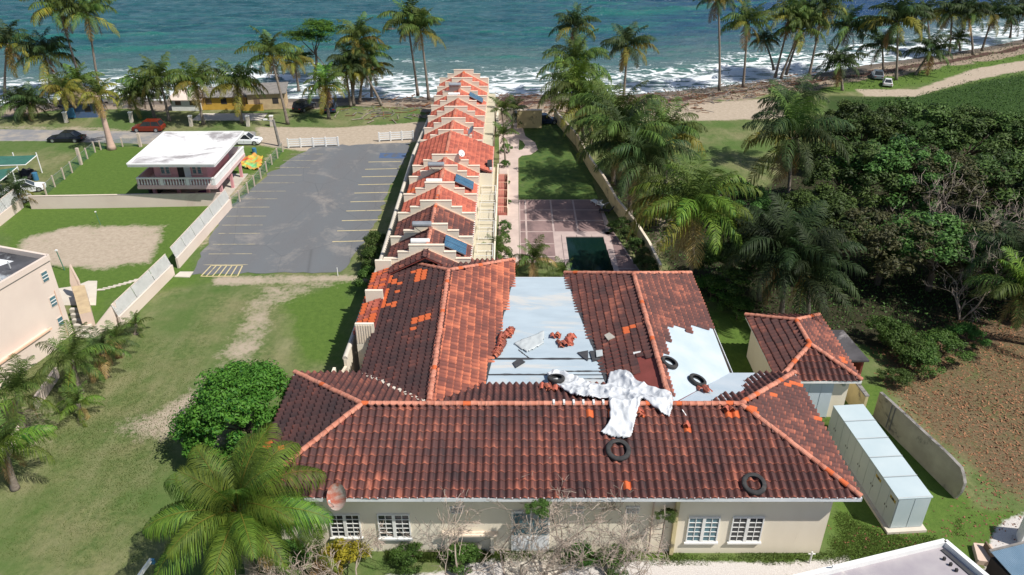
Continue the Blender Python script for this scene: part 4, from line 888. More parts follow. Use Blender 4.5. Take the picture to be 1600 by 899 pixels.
# ------------------------------------------------------------------ left side: stilt house, walls, fences, apartment block
sh=thing('stilt_house','pink stilt house with white stained flat roof and balustraded balcony','house',(-37.5,87,0))
rz0=5.75; rc=[G(*p,rz0) for p in ((199,258),(336,257.5),(381,207),(257,208))]
rp=[(-41.95,80.65),(-32.4,80.65),(-32.55,91.8),(-42.1,91.6)]
m_=MB(); m_.prism(rp,rz0-.3,rz0-.02,'white','white_roof'); 
part(m_,'roof',sh)
m_=MB(); 
for a,b_ in zip(rp,rp[1:]+rp[:1]): m_.beam((a[0],a[1],rz0+.02),(b_[0],b_[1],rz0+.02),.16,.16,'white')
part(m_,'roof_rim',sh)
m_=MB(); m_.box(-40.6,-34.6,83.6,91.0,2.65,5.45,'pink'); part(m_,'wall',sh)
m_=MB(); m_.box(-42.1,-33.15,81.9,92.6,2.35,2.65,'pink_pale'); part(m_,'balcony_floor',sh)
def baluster_side(x0,y0,x1,y1,n):
    m_=MB(); m_.beam((x0,y0,3.62),(x1,y1,3.62),.22,.16,'white'); m_.beam((x0,y0,2.72),(x1,y1,2.72),.18,.16,'pink_pale')
    part(m_,'balcony_rail',sh); m_=MB()
    for k in range(n):
        t_=(k+.5)/n
        if int(t_*n)%9==8: m_.beam((x0+(x1-x0)*t_,y0+(y1-y0)*t_,2.8),(x0+(x1-x0)*t_,y0+(y1-y0)*t_,3.56),.38,.16,'white')
        else: m_.tube([(x0+(x1-x0)*t_,y0+(y1-y0)*t_,z) for z in (2.78,3.0,3.3,3.56)],[.05,.085,.05,.06],'white',5,False)
    part(m_,'balustrade',sh,kind='stuff')
baluster_side(-42.0,82.0,-33.25,82.0,27); baluster_side(-33.25,82.0,-33.2,92.5,1)
m_=MB(); m_.box(-33.32,-33.18,82.1,92.5,2.65,3.6,'white'); m_.box(-42.1,-41.95,82.1,92.5,2.65,3.6,'pink_pale'); m_.box(-42,-33.2,92.45,92.6,2.65,3.6,'white'); part(m_,'balcony_parapet',sh)
window(sh,-39.3,83.6,3.5,4.7,1.1,cols=1,rows=2,fm='pink_pale',glass='glass_teal').matrix_parent_inverse=Matrix.Translation(-Vector(sh.location)); window(sh,-35.7,83.6,3.5,4.7,1.1,cols=1,rows=2,fm='pink_pale',glass='glass_teal').matrix_parent_inverse=Matrix.Translation(-Vector(sh.location))
m_=MB(); m_.box(-37.9,-37.2,83.52,83.59,2.7,4.9,'shade_dark'); part(m_,'door',sh); m_=MB(); m_.box(-37.15,-36.45,83.5,83.59,2.7,4.95,'fascia'); part(m_,'door_leaf',sh)
m_=MB(); m_.box(-34.59,-34.56,86,87.2,3.5,4.7,'glass_dark'); part(m_,'side_window',sh)
for x in (-41.4,-38.6,-35.2): 
    for y in (84.3,87.5,90.8): m_=MB(); m_.box(x-.17,x+.17,y-.17,y+.17,0,2.4,'pink'); part(m_,'pillar',sh)
m_=MB(); m_.box(-34.4,-34.1,82.6,92,0,2.4,'pink'); 
for y in (84.3,88,91.5): m_=MB(); m_.box(-33.8,-33.5,y-.15,y+.15,0,2.4,'pink'); part(m_,'pillar',sh)
m_=MB(); m_.box(-42,-41.8,84,92,0,2.4,'shade_dark'); m_.box(-41.8,-38,90.5,90.7,0,2.4,'shade_dark'); part(m_,'undercroft_wall',sh)
sheet('undercroft_floor',[(-42,83.4),(-33.3,83.4),(-33.2,92.6),(-42,92.6)],.05,'concrete')
for (x,y,mt,lab) in ((-37.2,84,'purple_cloth','purple covered heap under the stilt house'),(-35.9,84.6,'purple_cloth','second darker heap under the stilt house beside the right pillar')):
    m_=MB(); m_.tube([(x-.8,y,.25),(x-.4,y,.55),(x+.3,y,.6),(x+.8,y,.2)],[.2,.5,.55,.15],mt,9); m_.obj('covered_heap',None,smooth=True,label=lab,cat='heap')
# deflated bouncy toy on grass
def cloth(name,pts,mat,z0,amp,lab,cat,n=26,seed=0,seg=None,thick=.02,hf=None,smooth=True,fold=1.0):
    """crumpled sheet: outline pts (x,y) filled by a grid, height from hf(x,y)+folds"""
    P=[(p[0],p[1]) for p in pts]; xs=[p[0] for p in P]; ys=[p[1] for p in P]; gx_=np.linspace(min(xs),max(xs),n*2); gy_=np.linspace(min(ys),max(ys),n*2)
    X_,Y_=np.meshgrid(gx_,gy_); sc=1/max(.1,(max(xs)-min(xs))); 
    H=amp*((1-np.abs(fbm(X_*1.0,Y_*.75,1.7*fold,seed,3)))**2*1.0+.28*(1-np.abs(fbm(X_*1.2,Y_*.5,4.2*fold,seed+3,2)))**2)
    inside=polymask(X_,Y_,P,.22); keep=inside>.5
    jx=fbm(X_,Y_,3,seed+7)*.05; jy=fbm(X_,Y_,3,seed+8)*.05
    Zb=np.full_like(X_,z0) if hf is None else np.vectorize(hf)(X_,Y_)
    Zz=Zb+.04+H*np.clip((inside-.45)*4,0.05,1)
    idx=-np.ones(X_.shape,int); 
    cell=keep[:-1,:-1]&keep[1:,:-1]&keep[:-1,1:]&keep[1:,1:]
    u=np.zeros_like(keep); u[:-1,:-1]|=cell; u[1:,:-1]|=cell; u[:-1,1:]|=cell; u[1:,1:]|=cell
    idx[u]=np.arange(u.sum()); V=np.stack([(X_+jx)[u],(Y_+jy)[u],Zz[u]],1); a=idx[:-1,:-1][cell]; b_=idx[:-1,1:][cell]; c_=idx[1:,1:][cell]; d=idx[1:,:-1][cell]
    m=npmesh(name,V,np.stack([a,b_,c_,d],1),[mat],smooth=smooth); o=bpy.data.objects.new(name,m); COL.objects.link(o)
    md=o.modifiers.new('thickness','SOLIDIFY'); md.thickness=thick
    return fin(o,None,None,lab,cat)
cloth('deflated_inflatable',[G(*p)[:2] for p in ((371,262),(378,248),(400,243),(412,248),(410,262),(402,268),(385,266))],'orange_cloth',0,.35,'deflated orange and green inflatable on the grass beside the pink stilt house','inflatable',18,4)
m_=MB(); p=G(398,240); m_.tube([(p.x,p.y,0),(p.x,p.y,.7)],.28,'blue_tarp',10); m_.obj('blue_barrel',None,label='blue barrel on the grass behind the deflated inflatable',cat='barrel')
def wall(name,lab,pts,h,mat,top='wall_top',th=.18,cat='wall'):
    t=thing(name,lab,cat,(pts[0][0],pts[0][1],0)); m_=MB(); c_=MB()
    for a,b_ in zip(pts,pts[1:]): m_.beam((a[0],a[1],h/2-.02),(b_[0],b_[1],h/2-.02),th,h-.0,mat); c_.beam((a[0],a[1],h+.01),(b_[0],b_[1],h+.01),th+.05,.06,top)
    part(m_,'wall',t); part(c_,'coping',t); return t
b0,b1=G(50,327),G(352,322); wall('garden_wall','plain pinkish beige wall in front of the pink stilt house',[b0[:2],b1[:2]],1.55,'pinkbeige','pinkbeige')
def leanwall(lab,a,b_,h,name='panel_wall'):
    t=thing(name,lab,'wall',(a[0],a[1],0)); m_=MB(); a3,b3=Vector((a[0],a[1],0)),Vector((b_[0],b_[1],0)); m_.beam(a3+Vector((0,0,.55)),b3+Vector((0,0,.55)),.2,1.1,'pinkbeige'); part(m_,'wall',t)
    d=(b3-a3).normalized(); nn=Vector((d.y,-d.x,0)); k=max(1,int((b3-a3).length/2.4))
    for i in range(k):
        p0=a3.lerp(b3,(i+.01)/k)+Vector((0,0,1.72))-nn*.02; p1=a3.lerp(b3,(i+.99)/k)+Vector((0,0,1.72))-nn*.02; q=MB(); 
        q.add([p0+Vector((0,0,-.6)),p1+Vector((0,0,-.6)),p1+Vector((0,0,.5))-nn*.35,p0+Vector((0,0,.5))-nn*.35],[(0,1,2,3),(3,2,1,0)],'white'); q.beam(p0+Vector((0,0,.52))-nn*.35,p1+Vector((0,0,.52))-nn*.35,.06,.06,'pinkbeige'); part(q,'fence_panel',t)
    return t
leanwall('low pale wall with white panels running beside the parking lot',G(279,420)[:2],G(362,325)[:2],1.1); leanwall('low pale wall with white panels running beside the grass lot near the apartment block',G(190,513)[:2],G(272,430)[:2],1.1)
leanwall('short pale panel wall at the left edge below the green canopy',G(-30,378)[:2],G(36,325)[:2],1.1)
m_=MB(); a,b_=G(143,530),G(188,510); m_.add([(a.x,a.y,0),(b_.x,b_.y,0),(b_.x+.1,b_.y+.1,2.4),(a.x,a.y,.5)]+[(a.x-.1,a.y+.2,0),(b_.x-.1,b_.y+.2,0),(b_.x,b_.y+.3,2.4),(a.x-.1,a.y+.2,.5)],[(0,1,2,3),(7,6,5,4),(3,2,6,7),(1,5,6,2),(0,3,7,4)],'pinkbeige'); m_.obj('sloping_wall',None,label='triangular pinkish wall rising beside the apartment block',cat='wall')
wall('low_wall','low pinkish wall at the foot of the young palms, lower left',[G(92,590)[:2],G(58,640)[:2]],.9,'pinkbeige','pinkbeige'); wall('low_wall','low orange-toned wall fragment between the leftmost palms',[G(35,680)[:2],G(8,722)[:2]],.8,'pinkbeige','pinkbeige')
m_=MB(); 
for i in range(11):
    p=G(158+i*8.2,454-i*2.0-(i*i)*.03); m_.prism([(p.x-.38,p.y-.14),(p.x+.34,p.y-.05),(p.x+.36,p.y+.2),(p.x-.34,p.y+.14)],0,.06,'concrete_pale')
m_.obj('stepping_path',kind='structure')
sheet('pale_patio',[G(*p)[:2] for p in ((88,478),(150,478),(152,440),(138,440),(118,448),(90,452))],.04,'concrete_pale')
m_=MB(); p=G(285,430); m_.prism([(p.x-.6,p.y-.5),(p.x+.9,p.y-.6),(p.x+.9,p.y+.5),(p.x-.4,p.y+.5)],0,.08,'concrete_pale'); m_.obj('slab_piece',kind='structure')
# ramp block with pyramid gable by the apartment block
rb=thing('stair_house','tan stair enclosure with pale triangular gable beside the apartment block','stair house',(-34,58,0))
m_=MB(); q=[G(*p,1.5)[:2] for p in ((112,448),(132,446),(143,488),(124,492))]; m_.prism(q[::-1],0,1.5,'pale_wall','tan_board'); part(m_,'block',rb)
m_=MB(); p=G(112,452,1.0); q_=G(125,450,1.0); m_.add([(p.x,p.y,0),(q_.x,q_.y,0),(q_.x,q_.y,1.6),((p.x+q_.x)/2,(p.y+q_.y)/2+.1,3.3),(p.x,p.y,1.6),(p.x,p.y+.25,0),(q_.x,q_.y+.25,0),(q_.x,q_.y+.25,1.6),((p.x+q_.x)/2,(p.y+q_.y)/2+.35,3.3),(p.x,p.y+.25,1.6)],[(0,1,2,3,4),(9,8,7,6,5),(2,7,8,3),(3,8,9,4),(1,6,7,2),(4,9,5,0)],'pale_wall'); part(m_,'gable',rb)
for k in range(6): m_=MB(); p=G(124+k*1.5,494+k*6.5); m_.prism([(p.x-.6,p.y-.2),(p.x+.9,p.y-.25),(p.x+.9,p.y+.1),(p.x-.6,p.y+.15)],0,.75-k*.12,'concrete_pale'); part(m_,'step',rb)
# apartment block
ab=thing('apartment_block','pinkish cream apartment block cut by the left edge, black tarred flat roof','apartment block',(-42,50,0))
e=(Vector((-38.83,49.39,0))-Vector((-37.14,55.62,0))).normalized(); B0=Vector((-37.14,55.62,0)); B1=B0+e*20; nx=Vector((e.y,-e.x,0)); 
if nx.x>0: nx=-nx
B2=B1+nx*12; B3=B0+nx*12+Vector((0,.6,0)); zt=7.38
m_=MB(); m_.prism([(p.x,p.y) for p in (B0,B3,B2,B1)],0,zt-.3,'pinkbeige','black_tar_roof'); part(m_,'wall',ab)
m_=MB(); [m_.beam((a.x,a.y,zt-.1),(b_.x,b_.y,zt-.1),.24,.45,'pinkbeige') for a,b_ in ((B0,B1),(B0,B3),(B3,B2))]; part(m_,'parapet',ab)
m_=MB(); q=[B0+nx*2.5+e*1,B0+nx*10+e*1,B0+nx*10+e*14,B0+nx*4.2+e*5]; m_.prism([(p.x,p.y) for p in q],zt-.295,zt-.28,'fascia'); part(m_,'white_roof_patch',ab)
no=-nx
def awin(d,z,w,h,mat='glass_teal',bars=3):
    c=B0+e*d; M=Matrix(((e.x,no.x,0,c.x),(e.y,no.y,0,c.y),(0,0,1,z),(0,0,0,1))); m_=MB(); m_.box(-w/2-.06,w/2+.06,.0,.04,-.06,h+.06,'pinkbeige',M); fo=part(m_,'window',ab); m_=MB(); m_.box(-w/2,w/2,.03,.06,0,h,mat,M); m_.obj('pane',fo)
    m_=MB()
    for k in range(1,bars): m_.box(-w/2,w/2,.06,.09,h*k/bars-.03,h*k/bars+.03,'white',M)
    m_.obj('glazing_bar',fo)
awin(.9,5.6,.55,.8); awin(.9,3.3,.55,.8); awin(.85,1.4,.5,.7,bars=2); 
def ventblock(d,z,cols=2,rows=5):
    c=B0+e*d; M=Matrix(((e.x,no.x,0,c.x),(e.y,no.y,0,c.y),(0,0,1,z),(0,0,0,1))); m_=MB()
    for i in range(cols):
        for j in range(rows): m_.box(i*.22,i*.22+.16,.005,.02,j*.26,j*.26+.18,'shade_dark',M)
    part(m_,'vent_block',ab,kind='stuff')
ventblock(7.2,2.3); ventblock(8.5,2.3); ventblock(6.5,.3)
m_=MB(); M=Matrix(((e.x,no.x,0,B0.x),(e.y,no.y,0,B0.y),(0,0,1,0),(0,0,0,1))); m_.box(2.3,19.5,0,.35,0,1.9,'pinkbeige',M); m_.box(2.2,19.6,.33,.5,1.9,2.05,'peach_trim',M); part(m_,'lower_band',ab)
m_=MB(); m_.tube([B0+e*.5+no*.05+Vector((0,0,4.5)),B0+e*.6+no*.05+Vector((0,0,.2))],.03,'peach_trim',5); part(m_,'conduit',ab); m_=MB(); m_.tube([B0+nx*1.6+e*2.2+Vector((0,0,7.2)),B0+nx*1.4+e*2.4+Vector((0,0,8.0))],.05,'white',6); m_.tube([B0+nx*.5+e*4.2+Vector((0,0,7.2)),B0+nx*.4+e*4.3+Vector((0,0,7.9))],.05,'white',6); part(m_,'roof_pipe',ab,kind='stuff')
# antenna post on sandy patch
p=G(101,423); m_=MB(); m_.tube([(p.x,p.y,0),(p.x-.2,p.y,2.1)],.045,'net_green',6); m_.box(-.1,.1,-.1,.1,0,.12,'white',Matrix.Translation((p.x-.2,p.y,2.1))); m_.obj('post',None,label='thin dark green post with a white cap at the edge of the sandy patch',cat='post')
p=G(157,352); m_=MB(); m_.tube([(p.x,p.y,0),(p.x-.15,p.y,1.5)],.03,'net_green',6); m_.box(-.07,.07,-.07,.07,0,.1,'white',Matrix.Translation((p.x-.15,p.y,1.5))); m_.obj('post',None,label='small dark post on the grass below the pinkish garden wall',cat='post')
# green canopies
def canopy(lab,pts,h,sag,posts):
    t=thing('canopy',lab,'canopy',(pts[0][0],pts[0][1],0)); n_=10; P=[Vector((p[0],p[1],h)) for p in pts]; vs=[]
    for i in range(n_+1):
        for j in range(n_+1):
            u_,v_=i/n_,j/n_; p=P[0].lerp(P[1],u_).lerp(P[3].lerp(P[2],u_),v_); p.z-=sag*math.sin(math.pi*u_)*.6+sag*(abs(math.sin(v_*math.pi*4)))*.12; vs.append(p)
    m_=MB(); m_.add(vs,[(i*(n_+1)+j,(i+1)*(n_+1)+j,(i+1)*(n_+1)+j+1,i*(n_+1)+j+1) for i in range(n_) for j in range(n_)],'green_canopy'); part(m_,'fabric',t,smooth=True)
    m_=MB(); m_.tube([P[0]+Vector((0,0,-.02)),P[1]+Vector((0,0,-.02))],.05,'white'); m_.tube([P[1],P[2]],.05,'white'); part(m_,'frame',t)
    for q in posts: m_=MB(); m_.tube([(q[0],q[1],0),(q[0],q[1],h)],.07,'white',6); part(m_,'post',t)
hz=2.7
c1=[G(*p,hz)[:2] for p in ((-60,264),(57,246),(50,240),(-60,240))]; canopy('green shade canopy nearest the road with a white frame',[G(-90,262,hz)[:2],G(40,258,hz)[:2],G(58,243,hz)[:2],G(-60,242,hz)[:2]],hz,.3,[G(66,271)[:2],G(30,271)[:2]])
canopy('dark green shade canopy over the white car at the left edge',[G(-120,330,2.5)[:2],G(-5,288,2.5)[:2],G(27,262,2.5)[:2],G(-80,270,2.5)[:2]],2.5,.3,[G(4,300)[:2],G(30,300)[:2]])
m_=MB(); p=G(57,282); m_.tube([(p.x,p.y,0),(p.x,p.y,.95)],.32,'blue_tarp',10); m_.obj('blue_barrel',None,label='blue barrel beside the canopy posts at left',cat='barrel')
cloth('dark_tarpaulin',[G(*p)[:2] for p in ((30,272),(50,268),(60,274),(52,284),(34,282))],'rubber',0,.5,'crumpled black tarpaulin between the two green canopies','tarpaulin',14,9)
# concrete-post chain link fences
def chain_fence(lab,pts,h=1.5,postmat='post_pale',name='chain_link_fence',wire=True,tall=()):
    t=thing(name,lab,'fence',(pts[0][0],pts[0][1],0))
    for i,p in enumerate(pts): m_=MB(); hh=h*(1.5 if i in tall else 1); w_=.07 if i not in tall else .16; m_.box(-w_,w_,-w_,w_,0,hh,postmat,Matrix.Translation((p[0],p[1],0))); part(m_,'post',t)
    wv=MB()
    for a,b_ in zip(pts,pts[1:]):
        a,b_=Vector((a[0],a[1],0)),Vector((b_[0],b_[1],0)); ln_=(b_-a).length; hh=h-.15; st=.16; k=int((ln_+hh)/st)
        d=(b_-a)/ln_
        for j in range(k):
            for s_ in (0,1):
                x0=j*st-hh; x1=j*st; z0,z1=(0.05,hh) if s_ else (hh,.05)
                if x0<0: z0=z0+(z1-z0)*(-x0/(x1-x0)); x0=0
                if x1>ln_: z1=z0+(z1-z0)*((ln_-x0)/(x1-x0)); x1=ln_
                if x1<=x0: continue
                p0=a+d*x0+Vector((0,0,z0)); p1=a+d*x1+Vector((0,0,z1)); wv.add([p0,p1,p1+Vector((0,0,.022)),p0+Vector((0,0,.022))],[(0,1,2,3)],'net_green')
        wv.beam(a+Vector((0,0,hh)),b_+Vector((0,0,hh)),.03,.03,'steel')
    part(wv,'wire_mesh',t,kind='stuff'); return t
chain_fence('chain link fence with pale posts between the green canopies and the pink house lawn',[G(*p)[:2] for p in ((73,306),(86,293),(101,281),(113,271),(127,258),(137,249),(149,239))],1.5,tall=(4,))
chain_fence('chain link fence along the parking lot beside the pink house',[G(*p)[:2] for p in ((362,326),(375,316),(388,303),(398,292),(408,280),(417,269),(425,258),(434,248),(442,238))],1.4)
chain_fence('chain link fence along the road in front of the pink house lawn',[G(*p)[:2] for p in ((158,235),(192,230),(220,230))],1.3,tall=(2,))
# white rail fences
def rail_fence(lab,u0,v0,u1,v1,n):
    a,b_=G(u0,v0),G(u1,v1); t=thing('rail_fence',lab,'fence',tuple(a))
    for i in range(n+1): m_=MB(); p=a.lerp(b_,i/n); m_.box(-.09,.09,-.09,.09,0,1.35,'white',Matrix.Translation(p)); part(m_,'post',t)
    for i in range(n):
        for k in range(4): m_=MB(); p,q=a.lerp(b_,(i+.02)/n),a.lerp(b_,(i+.98)/n); z=.28+k*.3; m_.beam(p+Vector((0,0,z)),q+Vector((0,0,z)),.05,.17,'white'); part(m_,'rail',t)
rail_fence('white four-rail fence left of the parking entrance',451,232,529,229,4); rail_fence('white four-rail fence right of the parking entrance by the row wall',593,222,646,219,3)
# utility pole with lamp, beach posts, bollards
p=G(437,229); t=thing('utility_pole','leaning grey utility pole with a small white lamp beside the parking fence','pole',tuple(p)); q=onY(427,188,p.y)
m_=MB(); m_.tube([p,q],[.22,.17],'wood_grey',8); part(m_,'pole',t); m_=MB(); m_.beam(q+Vector((0,-.1,-.2)),q+Vector((-.9,-.3,.1)),.08,.08,'steel'); m_.box(-.3,.2,-.15,.15,-.06,.1,'white',Matrix.Translation(q+Vector((-.95,-.3,.12)))); part(m_,'lamp',t)
for (u,v,lab) in ((206,192,'white concrete stub post left of the red car'),(299,198,'white concrete stub post right of the red car'),(388,198,'white concrete stub post below the second shack palm'),(104,192,'white concrete stub post behind the black car'),(425,198,'white concrete stub post by the utility pole')):
    p=G(u,v); m_=MB(); m_.box(-.22,.22,-.22,.22,0,1.5,'concrete_pale',Matrix.Translation(p)@Matrix.Rotation(.06,4,'Y')); m_.box(-.27,.27,-.27,.27,1.5,1.62,'white',Matrix.Translation(p+Vector((.08,0,0)))); m_.obj('stub_post',None,label=lab,cat='post',group='white stub posts along the beach road')
labs=['leftmost short yellow bollard by the black wall shadow','second yellow bollard from the left by the wall','third yellow bollard from the left by the wall','rightmost yellow bollard standing nearest the wall','second bollard from the wall, leaning yellow post']
for k,(u,v) in enumerate(((571,404),(574,399),(577,393),(586,386),(580,399))):
    p=G(u,v); m_=MB(); m_.tube([p,p+Vector((.03*(k-2),0,.95))],.06,'yellow_paint',8); m_.obj('bollard',None,label=labs[k],cat='bollard',group='yellow bollards in the lot corner')
p=G(528,432); m_=MB(); m_.tube([p,p+Vector((0,0,.9))],.045,'white',6); m_.obj('marker_post',None,label='thin white marker post on grass at the near edge of the parking lot',cat='post')
p=G(222,899); q=onY(236,875,p.y-.3); m_=MB(); m_.beam(p-Vector((.3,1.0,0)),q,.18,.18,'white'); m_.box(-.07,.16,-.08,.08,-.3,0,'blue_tarp',Matrix.Translation(q)); m_.obj('white_post',None,label='thick white post leaning at the bottom edge below the big palm',cat='post')

# ------------------------------------------------------------------ beach shacks, rocks
def shack(lab,u,v,w_,d,h,wall_,roof_,yaw=0,over=.4,pitch=.5):
    p=G(u,v); t=thing('beach_shack',lab,'shack',tuple(p)); M=Matrix.Translation(p)@Matrix.Rotation(yaw,4,'Z')
    m_=MB(); m_.box(-w_/2,w_/2,0,d,0,h,wall_,M); part(m_,'wall',t)
    m_=MB(); P=[(-w_/2-over,-over,h),(w_/2+over,-over,h),(w_/2+over,d+over,h+pitch),(-w_/2-over,d+over,h+pitch)]; m_.slab([M@Vector(q) for q in P],.12,roof_); part(m_,'roof',t)
    n_=max(1,int(w_/2.2))
    for k in range(n_):
        m_=MB(); x=-w_/2+w_*(k+.5)/n_; m_.box(x-.45,x+.45,-.03,-.002,.9,1.8,'shade_dark' if k%2 else 'wood',M); part(m_,'hatch',t)
    return t
shack('tan board beach shack with grey roof behind the tall leaning palm',418,172,5.6,4,2.6,'tan_board','wood_grey',.15); shack('yellow beach shack with low flat tan roof between two palms',352,172,7,3.5,2.1,'yellow_shack','wall_top',.05)
shack('low pink roofed beach kiosk left of the yellow shack',292,174,4.5,3.2,1.8,'white','pinkbeige',0); shack('dark thatched hut with a blue side wall at far left',128,185,4.6,3.6,2.4,'blue_paint','straw',.1,.6,.9)
m_=MB(); p=G(118,186); m_.box(-.8,.8,-.05,0,.2,1.7,'blue_tarp',Matrix.Translation(p+Vector((-.6,-.12,0)))); m_.obj('blue_board',None,label='bright blue board leaning on the thatched hut',cat='board')
m_=MB(); p=G(365,186); m_.box(-6,4.5,-1,2.5,0,.06,'concrete_pale',Matrix.Translation(p)); m_.obj('shack_forecourt',kind='structure')
m_=MB(); p=G(365,171); m_.box(.6,5,-1.0,-.9,0,1.0,'yellow_shack',Matrix.Translation(p)); m_.obj('yellow_counter',None,label='small yellow counter in front of the tan beach shack',cat='counter')
def rock_mesh(sd):
    g=np.random.default_rng(sd); bm=bmesh.new(); bmesh.ops.create_icosphere(bm,subdivisions=2,radius=1)
    for v in bm.verts: v.co*= 1+.25*g.normal(); v.co.z*=.6
    m=bpy.data.meshes.new('rock'); bm.to_mesh(m); bm.free(); m.materials.append(MATS['rock']); return m
RK=[rock_mesh(i) for i in range(4)]
for k in range(44):
    u=rng.uniform(55,345); x=G(u,150).x; p=(x,float(shore(x))+rng.uniform(-5,2.0),-.5); inst('shore_rock',RK[k%4],None,p,(0,0,rng.uniform(0,6)),(rng.uniform(.4,1.7),rng.uniform(.4,1.2),rng.uniform(.4,1.1)),label='dark boulder in the surf among others before the left shacks',cat='rock',group='dark boulders at the waterline left of the row')
for k in range(10):
    x=G(rng.uniform(600,630),50).x; 
p=G(610,47,-.5); inst('shore_rock',RK[1],None,(p.x,p.y,-.6),None,(1.6,1,.9),label='lone dark rock out in the sea with white water around it',cat='rock')
# driftwood and wrack bits as one uncountable spread
mb=MB()
for k in range(900):
    u=rng.uniform(560,1300); x=G(u,150).x+rng.normal(0,2); y=float(shore(x))-rng.uniform(2,15)*(1 if x<30 else .7); L2=rng.uniform(.3,2.2); a=rng.normal(0,.8); 
    mb.beam((x,y,.02+rng.uniform(0,.15)),(x+L2*math.cos(a),y+L2*math.sin(a),.03+rng.uniform(0,.3)),rng.uniform(.04,.14),.08,['drift','wall_top','litter'][k%3])
mb.obj('driftwood_scatter',kind='stuff')

# ------------------------------------------------------------------ vehicles
def wheel(t,M,x,y,r=.32,w_=.2):
    s_=1 if y>0 else -1; m_=MB(); m_.tube([M@Vector((x,y-w_/2,r)),M@Vector((x,y+w_/2,r))],r,'rubber',18); wo=part(m_,'wheel',t)
    m_=MB(); m_.tube([M@Vector((x,y+s_*w_/2,r)),M@Vector((x,y+s_*(w_/2+.015),r))],r*.62,'steel',12); m_.obj('rim',wo)
def car(lab,u,v,yaw,paint,kind='sedan',Ln=4.5,W=1.75,H=1.45,zz=0,at=None,cat='car'):
    p=at or G(u,v); t=thing('parked_car',lab,cat,tuple(p)); M=Matrix.Translation(p)@Matrix.Rotation(yaw,4,'Z')
    h=Ln/2; wb=.78*H*.0+.62; bl=.40*H+.18
    # lower body: stations along x (front at +x): x, z_low, z_high, halfwidth
    if kind=='sedan': st=[(-h,.34,.80*bl/.76,.70),(-h+.12,.24,1.04*bl,.80),(-h*.62,.2,1.08*bl,W/2),(-h*.25,.18,1.1*bl,W/2),(h*.30,.18,1.06*bl,W/2),(h*.62,.2,.98*bl,W/2),(h-.22,.22,.84*bl,.80),(h,.34,.62*bl,.62)]
    else: st=[(-h,.36,1.0*bl,.74),(-h+.08,.28,1.16*bl,.82),(-h*.62,.24,1.18*bl,W/2),(-h*.2,.22,1.16*bl,W/2),(h*.35,.22,1.12*bl,W/2),(h*.66,.24,1.04*bl,W/2),(h-.2,.28,.9*bl,.82),(h,.38,.66*bl,.66)]
    sect=[(-1,.0),(-1.0,.35),(-1.0,.7),(-.93,.93),(-.80,1.0),(.80,1.0),(.93,.93),(1.0,.7),(1.0,.35),(1,0)]
    vs=[];n_=len(sect)
    for x,z0,z1,hw in st:
        for a,b_ in sect: vs.append(M@Vector((x,a*hw,z0+(z1-z0)*b_)))
    fs=[(i*n_+k,i*n_+(k+1)%n_,(i+1)*n_+(k+1)%n_,(i+1)*n_+k) for i in range(len(st)-1) for k in range(n_)]+[tuple(range(n_))[::-1],tuple(range((len(st)-1)*n_,len(st)*n_))]
    m_=MB(); m_.add(vs,[f[::-1] for f in fs],paint); part(m_,'body',t,smooth=False)
    bz=1.08*bl-.02
    if kind=='sedan': gl=[(-h*.74,bz,W/2-.12),(-h*.42,H-.04,W/2-.27),(h*.08,H-.02,W/2-.27),(h*.46,bz-.02,W/2-.12)]
    else: gl=[(-h*.93,bz+.06,W/2-.10),(-h*.78,H-.05,W/2-.22),(h*.10,H-.02,W/2-.22),(h*.46,bz,W/2-.10)]
    vs=[]
    for x,z,hw in gl: vs+= [M@Vector((x,-hw,z)),M@Vector((x,hw,z))]
    lo=[]; 
    for x,z,hw in (gl[0],gl[3]): lo+=[M@Vector((x,-hw,bz-.1)),M@Vector((x,hw,bz-.1))]
    m_=MB(); m_.add(vs,[(0,1,3,2),(2,3,5,4),(4,5,7,6),(0,2,4,6),(1,7,5,3)],'glass_dark'); part(m_,'window_glass',t)
    m_=MB(); a=gl[1]; b_=gl[2]; m_.box(a[0]-.04,b_[0]+.05,-a[2]-.01,a[2]+.01,H-.06,H,paint,M); 
    for s_ in (-1,1):
        for i,j in ((0,1),(3,2)): m_.beam(M@Vector((gl[i][0],s_*gl[i][2],gl[i][1])),M@Vector((gl[j][0],s_*gl[j][2],gl[j][1])),.07,.05,paint)
        xm=(gl[1][0]+gl[2][0])/2; m_.beam(M@Vector((xm,s_*(gl[0][2]+.0),bz)),M@Vector((xm,s_*gl[1][2],H-.03)),.07,.05,paint)
    part(m_,'roof_panel',t)
    for x in (-h*.62,h*.62):
        for y in (-W/2+.08,W/2-.08): wheel(t,M,x,y,.33 if kind!='sedan' else .31)
    for s_ in (-1,1):
        m_=MB(); m_.box(h-.22,h-.05,s_*.55-.16,s_*.55+.16,.62*bl,.74*bl+.02,'lamp_glass',M); part(m_,'headlight',t); m_=MB(); m_.box(-h-.02,-h+.10,s_*.6-.14,s_*.6+.14,.8*bl,.95*bl,'tail_red',M); part(m_,'taillight',t)
    for x in (-h*.05,):
        m_=MB(); m_.box(x-.01,x+.01,-W/2-.006,-W/2+.0,.35,bz-.1,'shade_dark',M); part(m_,'door_seam',t)
    return t
car('black sedan driving on the grey road at left',105,221,math.pi,'paint_black','sedan',5.0,1.8,1.42); car('red compact SUV parked under the palms on the road verge',233,205,math.pi,'paint_red','suv',4.5,1.8,1.6)
car('white car on the road half hidden behind the pink stilt house',386,225,.0,'paint_white','suv',4.2,1.75,1.5); car('white car under the green canopy at the left edge',42,300,.5,'paint_white','sedan',4.3,1.75,1.4)
car('white car partly hidden by the palm at the far left',18,318,.5,'paint_white','sedan',4.3,1.75,1.4)
